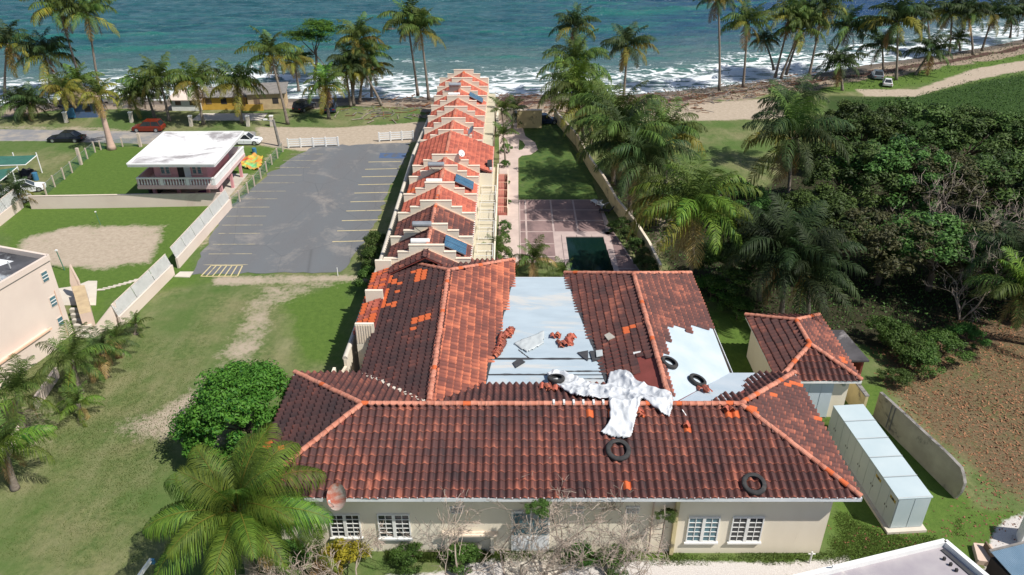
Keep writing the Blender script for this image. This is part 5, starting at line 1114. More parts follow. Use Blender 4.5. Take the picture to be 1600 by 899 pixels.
car('dark car parked under the beach palms left of the drooping palm',476,172,1.2,'paint_black','suv',4.3,1.75,1.6); car('dark navy car parked under the beach palms right of the drooping palm',517,173,1.7,'paint_navy','suv',4.3,1.75,1.6)
car('silver blue car parked behind the courtyard gate',820,190,0.0,'paint_silver','suv',4.2,1.75,1.45); car('blue grey car nose just right of the courtyard gate block',852,193,.1,'paint_navy','sedan',4.0,1.75,1.4)
car('dark blue car parked on grass behind the palms right of the courtyard',1060,212,1.4,'paint_navy','suv',4.3,1.8,1.6); car('silver car parked under the dense right-hand beach palms',1370,122,1.3,'paint_silver','sedan',4.3,1.8,1.4); car('small white car beside the silver one under the right beach palms',1386,134,1.2,'paint_white','sedan',3.2,1.5,1.2)

# ------------------------------------------------------------------ things on the villa roof
def zplane(P):
    a,b_,c=[Vector(p) for p in P[:3]]; n_=(b_-a).cross(c-a); return lambda x,y: a.z-(n_.x*(x-a.x)+n_.y*(y-a.y))/n_.z
zf=zplane(A1); zb=zplane([(RL,YR,zr),(RR,YR,zr),(XR,YB,ze)]); zl6=zplane(A6); z8=zplane(A8); z9=zplane(A9); zS=zplane([S[0],S[1],S[3]])
def zroof(x,y):
    m1=min(zf(x,y),zb(x,y)); m2=max(min(z8(x,y),z9(x,y)) if y>YR else -9,zS(x,y) if (y>40.4 and -2<x<6.5) else -9); m3=zl6(x,y) if (x<1 and y>YR) else -9
    return max(m1,m2,m3)
def RP(u,v,h=.1):
    """roof point under a sight line"""
    z=6.0
    for _ in range(30):
        p=G(u,v,z); z=.5*z+.5*(zroof(p.x,p.y)+h)
    return G(u,v,z)
def tyre(lab,u,v,r=.55,lift=.2):
    p=RP(u,v,lift); e_=.4; gxn=Vector((-(zroof(p.x+e_,p.y)-zroof(p.x-e_,p.y))/(2*e_),-(zroof(p.x,p.y+e_)-zroof(p.x,p.y-e_))/(2*e_),1)).normalized()
    t=thing('tyre',lab,'tyre',tuple(p)); q=gxn.to_track_quat('Z','Y'); M=Matrix.Translation(p)@q.to_matrix().to_4x4()
    prof=[(.62,-.10),(.66,-.115),(.85,-.125),(.97,-.10),(1.0,-.05),(1.0,.05),(.97,.10),(.85,.125),(.66,.115),(.62,.10),(.64,.09),(.84,.09),(.88,0),(.84,-.09),(.64,-.09)]
    n_=40;k=len(prof); vs=[]
    for i in range(n_):
        a=2*math.pi*i/n_; gv=1-.012*(i%2)
        for rr,z in prof: f=r*rr*(gv if rr>.95 else 1); vs.append(M@Vector((f*math.cos(a),f*math.sin(a),z*1.0)))
    m_=MB(); m_.add(vs,[(i*k+j,i*k+(j+1)%k,((i+1)%n_)*k+(j+1)%k,((i+1)%n_)*k+j) for i in range(n_) for j in range(k)],'rubber'); part(m_,'tread',t,smooth=True); return t
tyre('black tyre lying on the left end of the white sheet',869,592,.56,.52); tyre('black tyre beside the ridge at the foot of the right wing',1046,567,.60); tyre('black tyre in the middle of the white membrane patch',1090,595,.60)
tyre('black tyre at the lower end of the hanging white sheet',966,704,.72); tyre('black tyre near the front eave towards the right',1178,757,.68)
hf=lambda x,y: zroof(x,y)+.17
def rpoly(q): return [RP(u,v,.1)[:2] for u,v in q]
mk('sheet_cloth',(.66,.68,.70),(.52,.54,.57),1.6,.5,(.30,.31,.33),.62,bmp=.3)
cloth('white_sheet',rpoly(((853,588),(862,582),(880,585),(910,597),(945,607),(952,585),(968,583),(985,586),(996,597),(1020,609),(1050,617),(1052,640),(1047,656),(1030,648),(1015,636),(1004,628),(998,645),(985,690),(965,688),(937,680),(948,668),(952,660),(950,625),(925,626),(900,623),(875,610),(860,600))),'sheet_cloth',0,.24,'large crumpled white sheet draped over the roof ridge','sheet',70,21,hf=hf,fold=1.2,thick=.015)
cloth('membrane_scrap',[RP(u,v)[:2] for u,v in ((801,537),(852,516),(851,537),(838,545),(823,552))],'container',0,.10,'curled grey white membrane scrap lying on the bare slab','membrane',14,31,hf=lambda x,y:zS(x,y)+.03)
for q,lab in ((((902,551),(919,548),(919,564),(912,560)),'left black torn felt triangle at the slab edge'),(((921,549),(935,548),(938,562),(926,565)),'right black torn felt piece at the slab edge'),(((801,567),(812,560),(821,566),(806,575)),'folded dark felt scrap low on the bare slab')):
    m_=MB(); P=[RP(u,v,.12) for u,v in q]; m_.slab(P,.03,'bitumen'); m_.obj('felt_scrap',None,label=lab,cat='felt')
m_=MB(); m_.slab([RP(u,v,.25) for u,v in ((931,548),(941,547),(942,556),(932,558))],.05,'container'); m_.obj('grey_board',None,label='small square grey board at the edge of the right wing tiles',cat='board')
m_=MB(); m_.slab([RP(u,v,.22) for u,v in ((944,524),(952,520),(961,527),(950,532))],.05,'concrete'); m_.obj('concrete_chunk',None,label='grey concrete piece lying on the right wing tiles',cat='chunk')
m_=MB(); m_.slab([RP(u,v,.2) for u,v in ((989,551),(1001,549),(1000,551),(990,554))],.03,'white'); m_.obj('white_strip',None,label='short white strip on the right wing tiles',cat='strip')
def pile(lab,u0,v0,u1,v1,n,r2=.2,cat='tile pile'):
    a,b_=RP(u0,v0),RP(u1,v1); t=thing('tile_pile',lab,cat,tuple(a.lerp(b_,.5)))
    for k in range(n):
        p=a.lerp(b_,(k+.5)/n)+Vector((rng.normal(0,r2),rng.normal(0,r2*.6),0)); p.z=zroof(p.x,p.y)+.10+rng.uniform(0,.14)
        o=bpy.data.objects.new('roof_tile',tile_obj('tile_orange' if k%2 else 'tile_red',rng.uniform(.4,1))); COL.objects.link(o); o.parent=t; o.matrix_parent_inverse=Matrix.Translation(-t.location)
        o.matrix_basis=Matrix.Translation(p)@Matrix.Rotation(rng.uniform(-.5,.5),4,'Z')@Matrix.Rotation(rng.normal(0,.25),4,'X')@Matrix.Rotation(rng.normal(0,.15),4,'Y')
pile('upper heap of fallen red tiles at the left edge of the bare slab',800,517,784,535,18,.16); pile('lower stack of fallen red tiles at the left edge of the bare slab',785,536,776,557,14,.12)
pile('jumble of broken red tiles in the middle of the bare slab',893,526,880,542,12,.2); pile('pair of loose red tiles just left of the middle tile jumble',863,527,874,525,3,.1)
pile('loose orange tiles under the left end of the white sheet',848,606,866,609,7,.12); pile('two loose tiles beside the right edge of the white sheet below the ridge',997,640,1003,650,3,.08); pile('lone loose tile lying on the front roof right of the sheet',1074,662,1074,668,1,.01); pile('loose tiles below the ridge near the right hip',1130,640,1148,640,2,.05); pile('few red tile shards at the edge of the white membrane',1103,612,1100,608,3,.1)
for i,u in enumerate((865,881,896,911,927,942)):
    p=RP(u,630,.1); m_=MB(); m_.box(-.06,.06,-.16,.16,-.05,.10,'white',Matrix.Translation((p.x,YR-.02,zr+.20))); m_.obj('sheet_tie',None,label='white tie strap over the ridge, '+['leftmost of the six','second from the left end','third from the left end','fourth from the left end','second nearest the sheet','nearest the white sheet'][i],cat='strap',group='white ties over the ridge')
m_=MB(); a=RP(1066,641,.15); b_=RP(1072,650,.15); m_.beam(a,b_,.05,.04,'white'); m_.obj('white_stick',None,label='thin white stick on the tiles below the ridge right of the sheet',cat='stick')

# ------------------------------------------------------------------ courtyard things
cw=[G(*p)[:2] for p in ((866,188),(872,196),(900,228),(922,268),(943,298),(962,332),(992,370),(1012,402),(1030,440))]; 
t=wall('courtyard_wall','curving pale wall along the right side of the courtyard',cw,1.7,'yellow_wall','cream_coping',.2)
gt_=thing('gate_pier','cream masonry gate block with a round bush at the far end of the courtyard','gate pier',(3,112,0)); a=G(808,201); m_=MB(); m_.box(a.x,a.x+3.6,a.y,a.y+.4,0,2.6,'yellow_wall'); part(m_,'block',gt_); m_=MB(); m_.box(a.x-.05,a.x+3.65,a.y-.05,a.y+.45,2.6,2.7,'cream_coping'); part(m_,'cap',gt_)
m_=MB(); m_.box(-2.2,-1.9,108,115,0,1.6,'cream'); m_.box(-2.2,1.0,114.8,115.1,0,1.8,'cream'); m_.obj('entry_wall',None,label='low cream entry wall between the row and the gate block',cat='wall')
pt=thing('patio','red tiled patios with pale rails in front of the row houses','patio',(-1,85,0))
for k in range(5):
    y0=79.8+k*2.4; m_=MB(); m_.box(-1.6,-.45,y0+.05,y0+2.35,0,.35,'patio_red'); part(m_,'floor_panel',pt)
    m_=MB(); [m_.beam((x,y0+.1,.35),(x,y0+.1,1.1),.03,.03,'peach_trim') for x in (-1.5,-1.3,-1.1,-.9,-.7,-.5)]; m_.beam((-1.6,y0+.1,1.1),(-.45,y0+.1,1.1),.05,.05,'peach_trim'); part(m_,'railing',pt)
m_=MB(); m_.beam((-.42,79.8,.5),(-.42,91.8,.5),.08,.9,'cream_coping'); part(m_,'kerb',pt)
def chair(lab,u,v,yaw,mat='white'):
    p=G(u,v); t=thing('lounge_chair',lab,'chair',tuple(p)); M=Matrix.Translation(p)@Matrix.Rotation(yaw,4,'Z')
    m_=MB(); m_.box(-.3,.3,-.1,1.1,.30,.36,mat,M); part(m_,'seat',t); m_=MB(); m_.beam(M@Vector((0,-.1,.36)),M@Vector((0,-.55,.85)),.6,.06,mat); part(m_,'backrest',t)
    for x,y in ((-.26,0),(.26,0),(-.26,1),(.26,1)): m_=MB(); m_.box(x-.03,x+.03,y-.03,y+.03,0,.3,mat,M); part(m_,'leg',t)
chair('dark blue lounge chair on the deck under the courtyard palms, left one',934,322,.5,'fascia'); chair('blue grey lounge chair on the deck beside the first, right one',943,326,.7,'fascia'); chair('dark chair at the deck corner by the curving wall',951,334,1.3,'rubber')

# ------------------------------------------------------------------ palms
def frond_mesh(name,mat,Ln,th0,droop,nl,ll,wd,seed,hang=.35,rach='frond_yellow',rw=.035,fwd=.6,tipk=.35):
    g=np.random.default_rng(seed); ns=24; s=np.linspace(0,1,ns); ang=th0-droop*s**1.35; 
    dx=np.cos(ang)*Ln/ns; dz=np.sin(ang)*Ln/ns; X=np.concatenate([[0],np.cumsum(dx)[:-1]]); Zc=np.concatenate([[0],np.cumsum(dz)[:-1]])
    side=np.interp(s,[0,1],[0,1])*g.normal(0,.06)*Ln; Yc=side*s
    V=[];Fq=[];RN=[];MI=[]
    # rachis as ribbon box
    k0=0
    for i in range(ns):
        w_=rw*(1-.8*s[i]); V+= [(X[i],Yc[i]-w_,Zc[i]),(X[i],Yc[i]+w_,Zc[i]),(X[i],Yc[i],Zc[i]+w_*1.3)]; RN+=[.3]*3
    for i in range(ns-1):
        a=3*i; 
        for p,q in ((0,1),(1,2),(2,0)): Fq.append((a+p,a+3+p,a+3+q,a+q)); MI.append(1)
    for j in range(nl):
        for sd in (-1,1):
            t_=.13+.87*(j+.5)/nl; t_=min(t_+g.normal(0,.003),.995); x,y,z=np.interp(t_,s,X),np.interp(t_,s,Yc),np.interp(t_,s,Zc); a=np.interp(t_,s,ang)
            T=np.array([math.cos(a),0,math.sin(a)]); Nn=np.array([-math.sin(a),0,math.cos(a)]); S_=np.array([0,sd,0.])
            pr=math.sin(math.pi*min(1,(t_*.86+.12)))**.6; l=ll*pr*g.uniform(.88,1.1)*(1 if t_<.93 else .8)
            f=fwd+.7*t_**3; jt_=.07 if nl>90 else .15; d=T*(f+g.normal(0,jt_))+S_*1.0+Nn*(.16+g.normal(0,jt_)); d/=np.linalg.norm(d); hg=hang*(g.uniform(.8,1.25) if nl>90 else g.uniform(.6,1.5)*(1.25 if (j//5)%2 else .8))
            d2=d+np.array([0,0,-hg*1.2]); d2/=np.linalg.norm(d2); d3=d2+np.array([0,0,-hg*2.0]); d3/=np.linalg.norm(d3)
            p0=np.array([x,y,z]); p1=p0+d*l*.30; p2=p1+d2*l*.38; p3=p2+d3*l*.32; wv=T*wd*.5
            o=len(V); V+= [tuple(p0-wv*.5),tuple(p0+wv*.5),tuple(p1-wv),tuple(p1+wv),tuple(p2-wv*.7),tuple(p2+wv*.7),tuple(p3-wv*.08),tuple(p3+wv*.08)]
            r=g.uniform(0,1)*.75+t_*.2; RN+=[r]*8
            Fq+=[(o,o+1,o+3,o+2),(o+2,o+3,o+5,o+4),(o+4,o+5,o+7,o+6)]; MI+=[0]*3
    return npmesh(name,np.array(V),np.array(Fq),[mat,rach],np.array(RN),np.array(MI))
FM={}
def fr(mat,kind,v,near):
    key=(mat,kind,v,near)
    if key not in FM:
        th,dr={'up':(1.35,.9),'mid':(.95,1.6),'low':(.40,1.65),'hang':(-.40,1.1),'dead':(-1.0,.5)}[kind]; g=random.Random(hash((kind,v))&255)
        th+=.12*(v-1); 
        nl,ll,wd={0:(24,1.15,.13),1:(40,1.2,.075),2:(112,1.4,.034)}[near]
        FM[key]=frond_mesh('frond',mat,4.2,th,dr+.1*v,nl,ll,wd,sum(map(ord,mat+kind))+v*7+near,hang={'up':.35,'mid':1.0,'low':1.3,'hang':1.0,'dead':.3}[kind],rach='frond_yellow' if near==2 or kind in('hang',) else mat,rw=[.05,.045,.04][near])
    return FM[key]
def trunk_mesh(H,lx,ly,r0,r1,mat,bulge=True):
    n_=14; pts=[];rad=[]
    for i in range(n_+1):
        t_=i/n_; c=t_**1.6; pts.append((lx*c*.35+lx*.65*t_,ly*c*.35+ly*.65*t_,H*t_)); rad.append((r0+(r1-r0)*t_)*(1+.5*math.exp(-t_*9)*bulge)*(1+.03*(i%2)))
    m_=MB(); m_.tube(pts,rad,mat,9); return m_,pts[-1]
def palm(lab,base,crown,size=4.2,n=18,mats=('frond_green','frond_green','frond_yellow'),near=0,dead=3,trunk='trunk',r=.17,seed=0,name='coconut_palm',group=None,up=5,wind=0.0,nuts=True,low=.5):
    """base (x,y), crown (x,y,z)"""
    g=random.Random(seed+int(base[0]*7+base[1]*13)); t=thing(name,lab,'palm tree',(base[0],base[1],0),0,group)
    H=max(.6,crown[2]); m_,top=trunk_mesh(H,crown[0]-base[0],crown[1]-base[1],r*1.25,r*.75,trunk); to=m_.obj('trunk',t,smooth=True)
    c=Vector(top); sc=size/4.2
    for k in range(n):
        f=k/n; kind='up' if k<up else ('mid' if k<up+(n-up)*.45 else ('low' if k<n-2 or g.random()<.4 else 'hang'))
        az=k*2.39996+g.uniform(-.25,.25); mt=mats[0] if kind=='up' else (mats[1] if kind=='mid' else (mats[2] if g.random()<low else mats[1]))
        if kind=='hang': mt=mats[2]
        o=bpy.data.objects.new('frond',fr(mt,kind,g.randrange(3),near)); COL.objects.link(o); o.parent=t; s_=sc*g.uniform(.85,1.12)*(.85 if kind=='up' else 1)
        o.matrix_basis=Matrix.Translation(c+Vector((0,0,-.02*k)))@Matrix.Rotation(wind*.35,4,'Y')@Matrix.Rotation(az,4,'Z')@Matrix.Rotation(g.uniform(-.16,.16),4,'Y')@Matrix.Rotation(g.uniform(-.35,.35),4,'X')@Matrix.Diagonal((s_,s_,s_,1))
    for k in range(dead):
        o=bpy.data.objects.new('frond',fr('frond_brown','dead',k%2,min(near,1))); COL.objects.link(o); o.parent=t; s_=sc*g.uniform(.55,.85); fin(o,label='dry brown hanging frond')
        o.matrix_basis=Matrix.Translation(c-Vector((0,0,.1)))@Matrix.Rotation(g.uniform(0,6.28),4,'Z')@Matrix.Diagonal((s_,s_,s_,1))
    if nuts:
        m_=MB()
        for k in range(7):
            a=g.uniform(0,6.28); p=c+Vector((math.cos(a)*.28*sc,math.sin(a)*.28*sc,-.25*sc-g.uniform(0,.2))); m_.tube([p-Vector((0,0,.14)),p-Vector((0,0,.07)),p+Vector((0,0,.07)),p+Vector((0,0,.14))],[.04,.12,.12,.04],'coconut',6)
        m_.obj('coconuts',t,kind='stuff')
    return t
def P2(lab,cu,cv,bu,bv,size=4.2,cy=None,**k):
    b=G(bu,bv); c=onY(cu,cv,cy if cy is not None else b.y); return palm(lab,(b.x,b.y),(c.x,c.y,c.z),size,**k)
GY_=('frond_green','frond_green','frond_yellow'); DK=('frond_dark','frond_dark','frond_green'); LM=('frond_lime','frond_green','frond_yellow'); DY=('frond_dark','frond_dark','frond_yellow')
for q in (
 ('coconut palm at the far left edge with hanging tan fronds before the surf',12,68,8,150,5.2,dict(mats=DY,dead=6)),
 ('dark full-crowned coconut palm second from the left edge',70,85,81,146,5.6,dict(mats=DY,n=22)),
 ('tallest left coconut palm, crown at the top edge, curved trunk',92,15,131,146,5.6,dict(mats=GY_,n=22)),
 ('tall coconut palm with pale trunk just right of the curved-trunk palm',137,20,156,146,5.2,dict(mats=GY_,n=20)),
 ('young bushy palm above the thatched hut',120,128,129,168,4.2,dict(mats=LM)),
 ('palm with yellow drooping fronds left of the thatched hut',99,140,104,190,3.4,dict(mats=('frond_green','frond_yellow','frond_yellow'))),
 ('low dark bushy palm at far left behind the road',28,160,31,186,3.6,dict(mats=DK)),
 ('second low bushy palm at far left behind the road',47,160,49,188,3.6,dict(mats=DK)),
 ('small palm leftmost of the group behind the red car',203,147,218,184,3.6,dict(mats=LM)),
 ('palm directly above the red car with lime crown',226,138,242,185,4.2,dict(mats=LM)),
 ('palm just right of the red car, darker upright crown',250,125,265,190,4.6,dict(mats=GY_)),
 ('palm with brown hanging skirt above the pink kiosk roof',304,128,318,195,4.6,dict(mats=LM,dead=6)),
 ('palm in front of the yellow shack with long yellow fronds',370,132,378,193,4.8,dict(mats=GY_)),
 ('tall palm leaning left over the tan board shack',422,85,450,195,4.8,dict(mats=GY_,n=20)),
 ('thin palm with sparse yellow crown behind the tan board shack',460,97,467,143,3.6,dict(mats=('frond_green','frond_yellow','frond_yellow'))),
 ('drooping short palm in front of the dark parked cars',507,132,514,186,4.0,dict(mats=LM,dead=8)),
 ('topmost palm of the dense clump left of the row',560,60,551,160,4.6,dict(mats=GY_,dead=4)),
 ('brown-fronded palm in the dense clump left of the row',572,85,562,160,4.4,dict(mats=GY_,dead=8)),
 ('left palm of the dense clump with dark crown',545,96,553,165,4.2,dict(mats=DK)),
 ('low left palm of the dense clump beside the beach debris',540,112,548,167,3.6,dict(mats=DY)),
 ('right palm of the dense clump with yellow fronds',578,108,581,152,3.9,dict(mats=('frond_green','frond_yellow','frond_yellow'))),
 ('slim palm behind the dense clump with bending trunk',566,110,596,165,3.2,dict(mats=DY)),
 ('left of the two tall palms just left of the row',636,32,653,150,5.0,dict(mats=GY_,n=22)),
 ('right of the two tall palms just left of the row',657,46,670,157,4.6,dict(mats=GY_,n=20)),
 ('slender palm with yellow skirt above the big courtyard palms',899,42,897,150,4.6,dict(mats=DY)),
 ('lone full-crowned palm standing before the surf right of the courtyard',981,72,974,158,5.0,dict(mats=DY,n=22)),
 ('very tall palm whose crown is cut by the top edge',1122,-4,1124,143,4.6,dict(mats=DY)),
 ('tall palm at the top right of the sandy clearing',1168,36,1161,137,5.0,dict(mats=GY_,n=20)),
 ('small thin palm right of the tall one by the surf',1194,62,1209,110,3.2,dict(mats=DY)),
 ('left palm of the leaning bunch at upper right',1236,26,1211,122,5.2,dict(mats=GY_,n=22)),
 ('second palm of the leaning bunch at upper right, lower crown',1252,45,1220,124,5.0,dict(mats=GY_,n=22)),
 ('third palm of the leaning bunch with pale fronds',1262,22,1228,118,5.0,dict(mats=GY_)),
 ('palm with yellow hanging fronds at the top edge right of the bunch',1287,12,1264,120,5.0,dict(mats=DY)),
 ('dark heavy-crowned palm right of the leaning bunch',1327,40,1290,112,5.6,dict(mats=DK,n=24)),
 ('dark low palm in front of the heavy-crowned palm',1312,100,1316,142,4.8,dict(mats=DK,n=20)),
 ('largest beach palm at upper right with twin-looking trunk',1402,32,1400,126,6.6,dict(mats=DY,n=28,dead=5)),
 ('palm tucked behind the largest beach palm',1378,72,1380,112,4.6,dict(mats=DK,n=20)),
 ('low bushy palm right of the largest beach palm',1455,80,1430,118,5.0,dict(mats=DK,n=20)),
 ('palm with orange skirt at the top edge right of the largest palm',1487,20,1483,84,5.0,dict(mats=DY,dead=6)),
 ('palm with yellowing crown next to the orange skirted one',1448,22,1452,64,4.8,dict(mats=DY)),
 ('dark palm with V-shaped neighbour at upper right',1512,20,1520,86,5.2,dict(mats=DK,n=22)),
 ('palm leaning right near the upper right corner',1552,22,1534,80,5.0,dict(mats=DY)),
 ('palm near the upper right corner with thick trunk',1582,22,1578,60,5.0,dict(mats=DK)),
 ('palm at the very right edge of the beach',1606,15,1600,66,4.8,dict(mats=DK)),
 ('thin bush palm low by the surf at upper right',1497,60,1500,80,3.0,dict(mats=DK)),
 ): q[6].setdefault('n',22); q[6]['n']+=3; P2(q[0],q[1],q[2],q[3],q[4],q[5]*1.08,**q[6])
b=G(175,234); c=onY(152,150,b.y); t=palm('palm with a thick pink painted trunk and drooping yellow crown by the road',(b.x,b.y),(c.x,c.y,c.z),3.6,n=16,mats=('frond_green','frond_yellow','frond_yellow'),dead=7,trunk='trunk_pink',r=.34,nuts=False)
# palms near the courtyard wall and the jungle
for q in (
 ('big bright palm against the courtyard wall, upper crown',900,100,905,205,6.4,dict(near=1,mats=('frond_green',)*3,n=26)),
 ('big bright palm against the courtyard wall, middle crown',900,140,912,222,6.6,dict(near=1,mats=('frond_lime','frond_green','frond_green'),n=28)),
 ('big bright palm against the courtyard wall, lower crown',915,165,925,235,6.2,dict(near=1,mats=('frond_lime','frond_green','frond_yellow'),n=24)),
 ('palm with mid green crown just right of the courtyard wall',962,190,958,290,7.0,dict(near=1,mats=('frond_green','frond_green','frond_lime'),n=26)),
 ('dark palm over the courtyard lawn with long wispy fronds',975,222,985,338,7.2,dict(near=1,mats=('frond_dark','frond_green','frond_green'),n=28)),
 ('palm behind the wispy palm near the dark blue car',1040,210,1040,290,6.0,dict(near=1,mats=GY_,n=24)),
 ('palm between the wispy palm and the yellow-fronded one',1008,255,1010,352,6.6,dict(near=1,mats=DK,n=24)),
 ('yellow-fronded palm above the right wing of the villa',1086,325,1078,455,7.0,dict(near=1,mats=('frond_green','frond_lime','frond_yellow'),n=28,dead=5,low=.5)),
 ('large palm with golden hanging fronds right of the grass clearing',1238,215,1228,345,7.0,dict(near=1,mats=('frond_green','frond_dark','frond_yellow'),n=26,dead=6,low=.7)),
 ('palm with green crown just behind the golden-fronded palm',1236,170,1250,260,5.6,dict(near=1,mats=DK,n=22)),
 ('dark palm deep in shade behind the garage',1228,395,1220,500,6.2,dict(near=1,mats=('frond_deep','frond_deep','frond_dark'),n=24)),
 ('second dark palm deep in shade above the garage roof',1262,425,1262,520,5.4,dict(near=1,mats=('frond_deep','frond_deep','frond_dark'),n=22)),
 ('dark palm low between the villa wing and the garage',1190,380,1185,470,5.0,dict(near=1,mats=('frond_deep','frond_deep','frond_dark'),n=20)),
 ('palm cut by the right edge with yellow green fronds',1600,455,1610,540,5.0,dict(near=1,mats=LM,n=22)),
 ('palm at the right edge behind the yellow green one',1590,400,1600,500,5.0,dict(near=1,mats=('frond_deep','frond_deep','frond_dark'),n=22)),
 ): P2(q[0],q[1],q[2],q[3],q[4],q[5],**q[6])
# courtyard palms
P2('slender courtyard palm with pale crownshaft beside the row, left of two',783,172,789,211,3.0,near=0,mats=('frond_green',)*3,dead=0,n=12,r=.12,nuts=False,name='courtyard_palm'); P2('slender courtyard palm beside the row, right of two',803,172,800,205,2.8,near=0,mats=('frond_dark',)*3,dead=0,n=12,r=.12,nuts=False,name='courtyard_palm')
P2('small courtyard palm in the planter beside the widest red roof',786,212,790,258,2.6,near=0,mats=('frond_green',)*3,dead=0,n=12,r=.10,nuts=False,name='courtyard_palm')
P2('spiky palm in front of the pool deck behind the bare slab',832,405,832,432,3.0,near=1,mats=('frond_green','frond_green','frond_brown'),dead=1,n=20,r=.16,nuts=False,name='courtyard_palm'); P2('arching palm behind the tiled corner of the left wing',776,392,776,420,2.6,near=1,mats=('frond_green',)*3,dead=0,n=12,r=.12,nuts=False,name='courtyard_palm',up=3)
P2('low arching palm behind the top edge of the bare slab',880,430,880,445,2.4,near=1,mats=('frond_green',)*3,dead=0,n=11,r=.12,nuts=False,name='courtyard_palm',up=3)
# left young palms
for q in (
 ('young palm at the corner of the apartment block, largest of the lower left row',112,562,126,615,3.5,dict(near=1,mats=('frond_green','frond_green','frond_lime'),n=17,dead=2)),
 ('small feathery palm beside the triangular wall',182,530,188,556,2.3,dict(near=1,mats=('frond_green','frond_dark','frond_brown'),n=16,dead=2)),
 ('smallest palm against the panel wall above the lawn',212,508,214,522,1.7,dict(near=0,mats=('frond_green',)*3,n=12,dead=0)),
 ('feathery palm between the apartment palm and the triangular wall',160,548,165,590,2.6,dict(near=1,mats=('frond_dark','frond_green','frond_brown'),n=16,dead=3)),
 ('palm at the left edge in front of the apartment block',26,615,38,680,3.7,dict(near=1,mats=('frond_green','frond_green','frond_lime'),n=17,dead=2)),
 ('lowest left edge palm with lime fronds',8,700,24,765,3.6,dict(near=1,mats=('frond_green','frond_lime','frond_lime'),n=18,dead=2)),
 ('stubby palm at the far left under the green canopies',22,305,32,325,3.4,dict(near=1,mats=DY,n=16,dead=3)),
 ): P2(q[0],q[1],q[2],q[3],q[4],q[5],nuts=False,**q[6])
P2('young palm below the apartment palm casting a round shadow',122,632,128,655,2.2,near=1,mats=('frond_green','frond_lime','frond_lime'),n=12,dead=1,nuts=False)
# the big foreground palm
palm('large lime green coconut palm in the lower left foreground beside the villa',(-14.6,30.2),(-14.1,29.3,6.2),5.8,n=25,mats=('frond_lime','frond_lime','frond_lime'),near=2,dead=4,r=.24,up=5,seed=5)
P2('grey-trunked young palm in front of the left windows',494,868,497,905,2.0,near=1,mats=('frond_green','frond_lime','frond_brown'),n=9,dead=2,nuts=False,r=.14)

# ------------------------------------------------------------------ broadleaf trees, shrubs
def crown_mesh(name,mat,n,leaf,seed,clumps=40,flat=.75,hollow=.55,spread=.20):
    """unit crown: leaves in clumps on an uneven ellipsoid"""
    g=np.random.default_rng(seed); d=g.normal(size=(clumps,3)); d/=np.linalg.norm(d,axis=1)[:,None]; d[:,2]=np.where(d[:,2]<-.35,-d[:,2],d[:,2]); rad=hollow+(1-hollow)*g.random(clumps)**.6
    C_=d*rad[:,None]; C_[:,2]*=flat; cs=spread*g.uniform(.6,1.5,clumps); ci=g.integers(0,clumps,n); off=g.normal(size=(n,3)); off/=np.linalg.norm(off,axis=1)[:,None]; off*=(g.random(n)**.45)[:,None]*cs[ci][:,None]; off[:,2]*=.8
    c=C_[ci]+off; nr=off/np.maximum(np.linalg.norm(off,axis=1)[:,None],1e-6)+.6*g.normal(size=(n,3))+np.array([0,0,.5]); nr/=np.linalg.norm(nr,axis=1)[:,None]
    a=np.cross(nr,g.normal(size=(n,3))); a/=np.linalg.norm(a,axis=1)[:,None]; b_=np.cross(nr,a); s_=leaf*g.uniform(.6,1.3,n)[:,None]
    V=np.stack([c-a*s_,c-b_*s_*.45+nr*s_*.12,c+a*s_,c+b_*s_*.45+nr*s_*.12],1).reshape(-1,3); Q=np.arange(4*n).reshape(n,4)
    cr=g.random(clumps)[ci]; rn=np.clip(.55*cr+.45*g.random(n),0,.99); m=npmesh(name,V,Q,mat if isinstance(mat,list) else [mat],np.repeat(rn,4)); return m,C_
CR={}
def crown(key,*a,**k):
    if key not in CR: CR[key]=crown_mesh(*a,**k)
    return CR[key]
def limbs(C_,h0,R_,g,mat='bark',r=.14,nmax=14):
    """trunk and limbs reaching clump centres; C_ unit centres scaled by R_ at height h0"""
    m_=MB(); m_.tube([(0,0,0),(g.uniform(-.15,.15),g.uniform(-.15,.15),h0*.55)],[r*1.4,r],mat,8); base=Vector((0,0,h0*.55))
    for i in range(min(nmax,len(C_))):
        c=Vector((C_[i][0]*R_[0],C_[i][1]*R_[1],h0+C_[i][2]*R_[2])); mid=base.lerp(c,.5)+Vector((g.gauss(0,.2),g.gauss(0,.2),g.uniform(0,.4))); m_.tube([base,mid,c],[r*.6,r*.35,r*.08],mat,5)
    return m_
def tree(lab,base,h0,R_,key,cat='tree',name='broadleaf_tree',yaw=None,r=.14,group=None,args=None,bark='bark'):
    g=random.Random(int(base[0]*31+base[1]*17)); t=thing(name,lab,cat,(base[0],base[1],0),yaw if yaw is not None else g.uniform(0,6.28),group)
    m,C_=crown(key,*args[0],**args[1]); limbs(C_,h0,R_,g,bark,r).obj('trunk',t)
    o=inst('crown',m,t,(0,0,h0),None,R_); return t
K_B=(('crown','leaf_bright',34000,.034,1),dict(clumps=170,hollow=.70,flat=.95,spread=.17))
tree('dense round bright green tree left of the villa',(-17.9,41.2),2.7,(4.1,4.1,3.2),'bright',args=K_B)
K_D=[(('crown','leaf_dark',15000,.036,11),dict(clumps=80,hollow=.5,spread=.16)),(('crown','leaf_dark',15000,.036,12),dict(clumps=70,hollow=.55,spread=.17)),(('crown','leaf_olive',11000,.034,13),dict(clumps=80,hollow=.4,spread=.17)),(('crown','leaf_dark',12000,.036,14),dict(clumps=60,hollow=.6,spread=.17))]
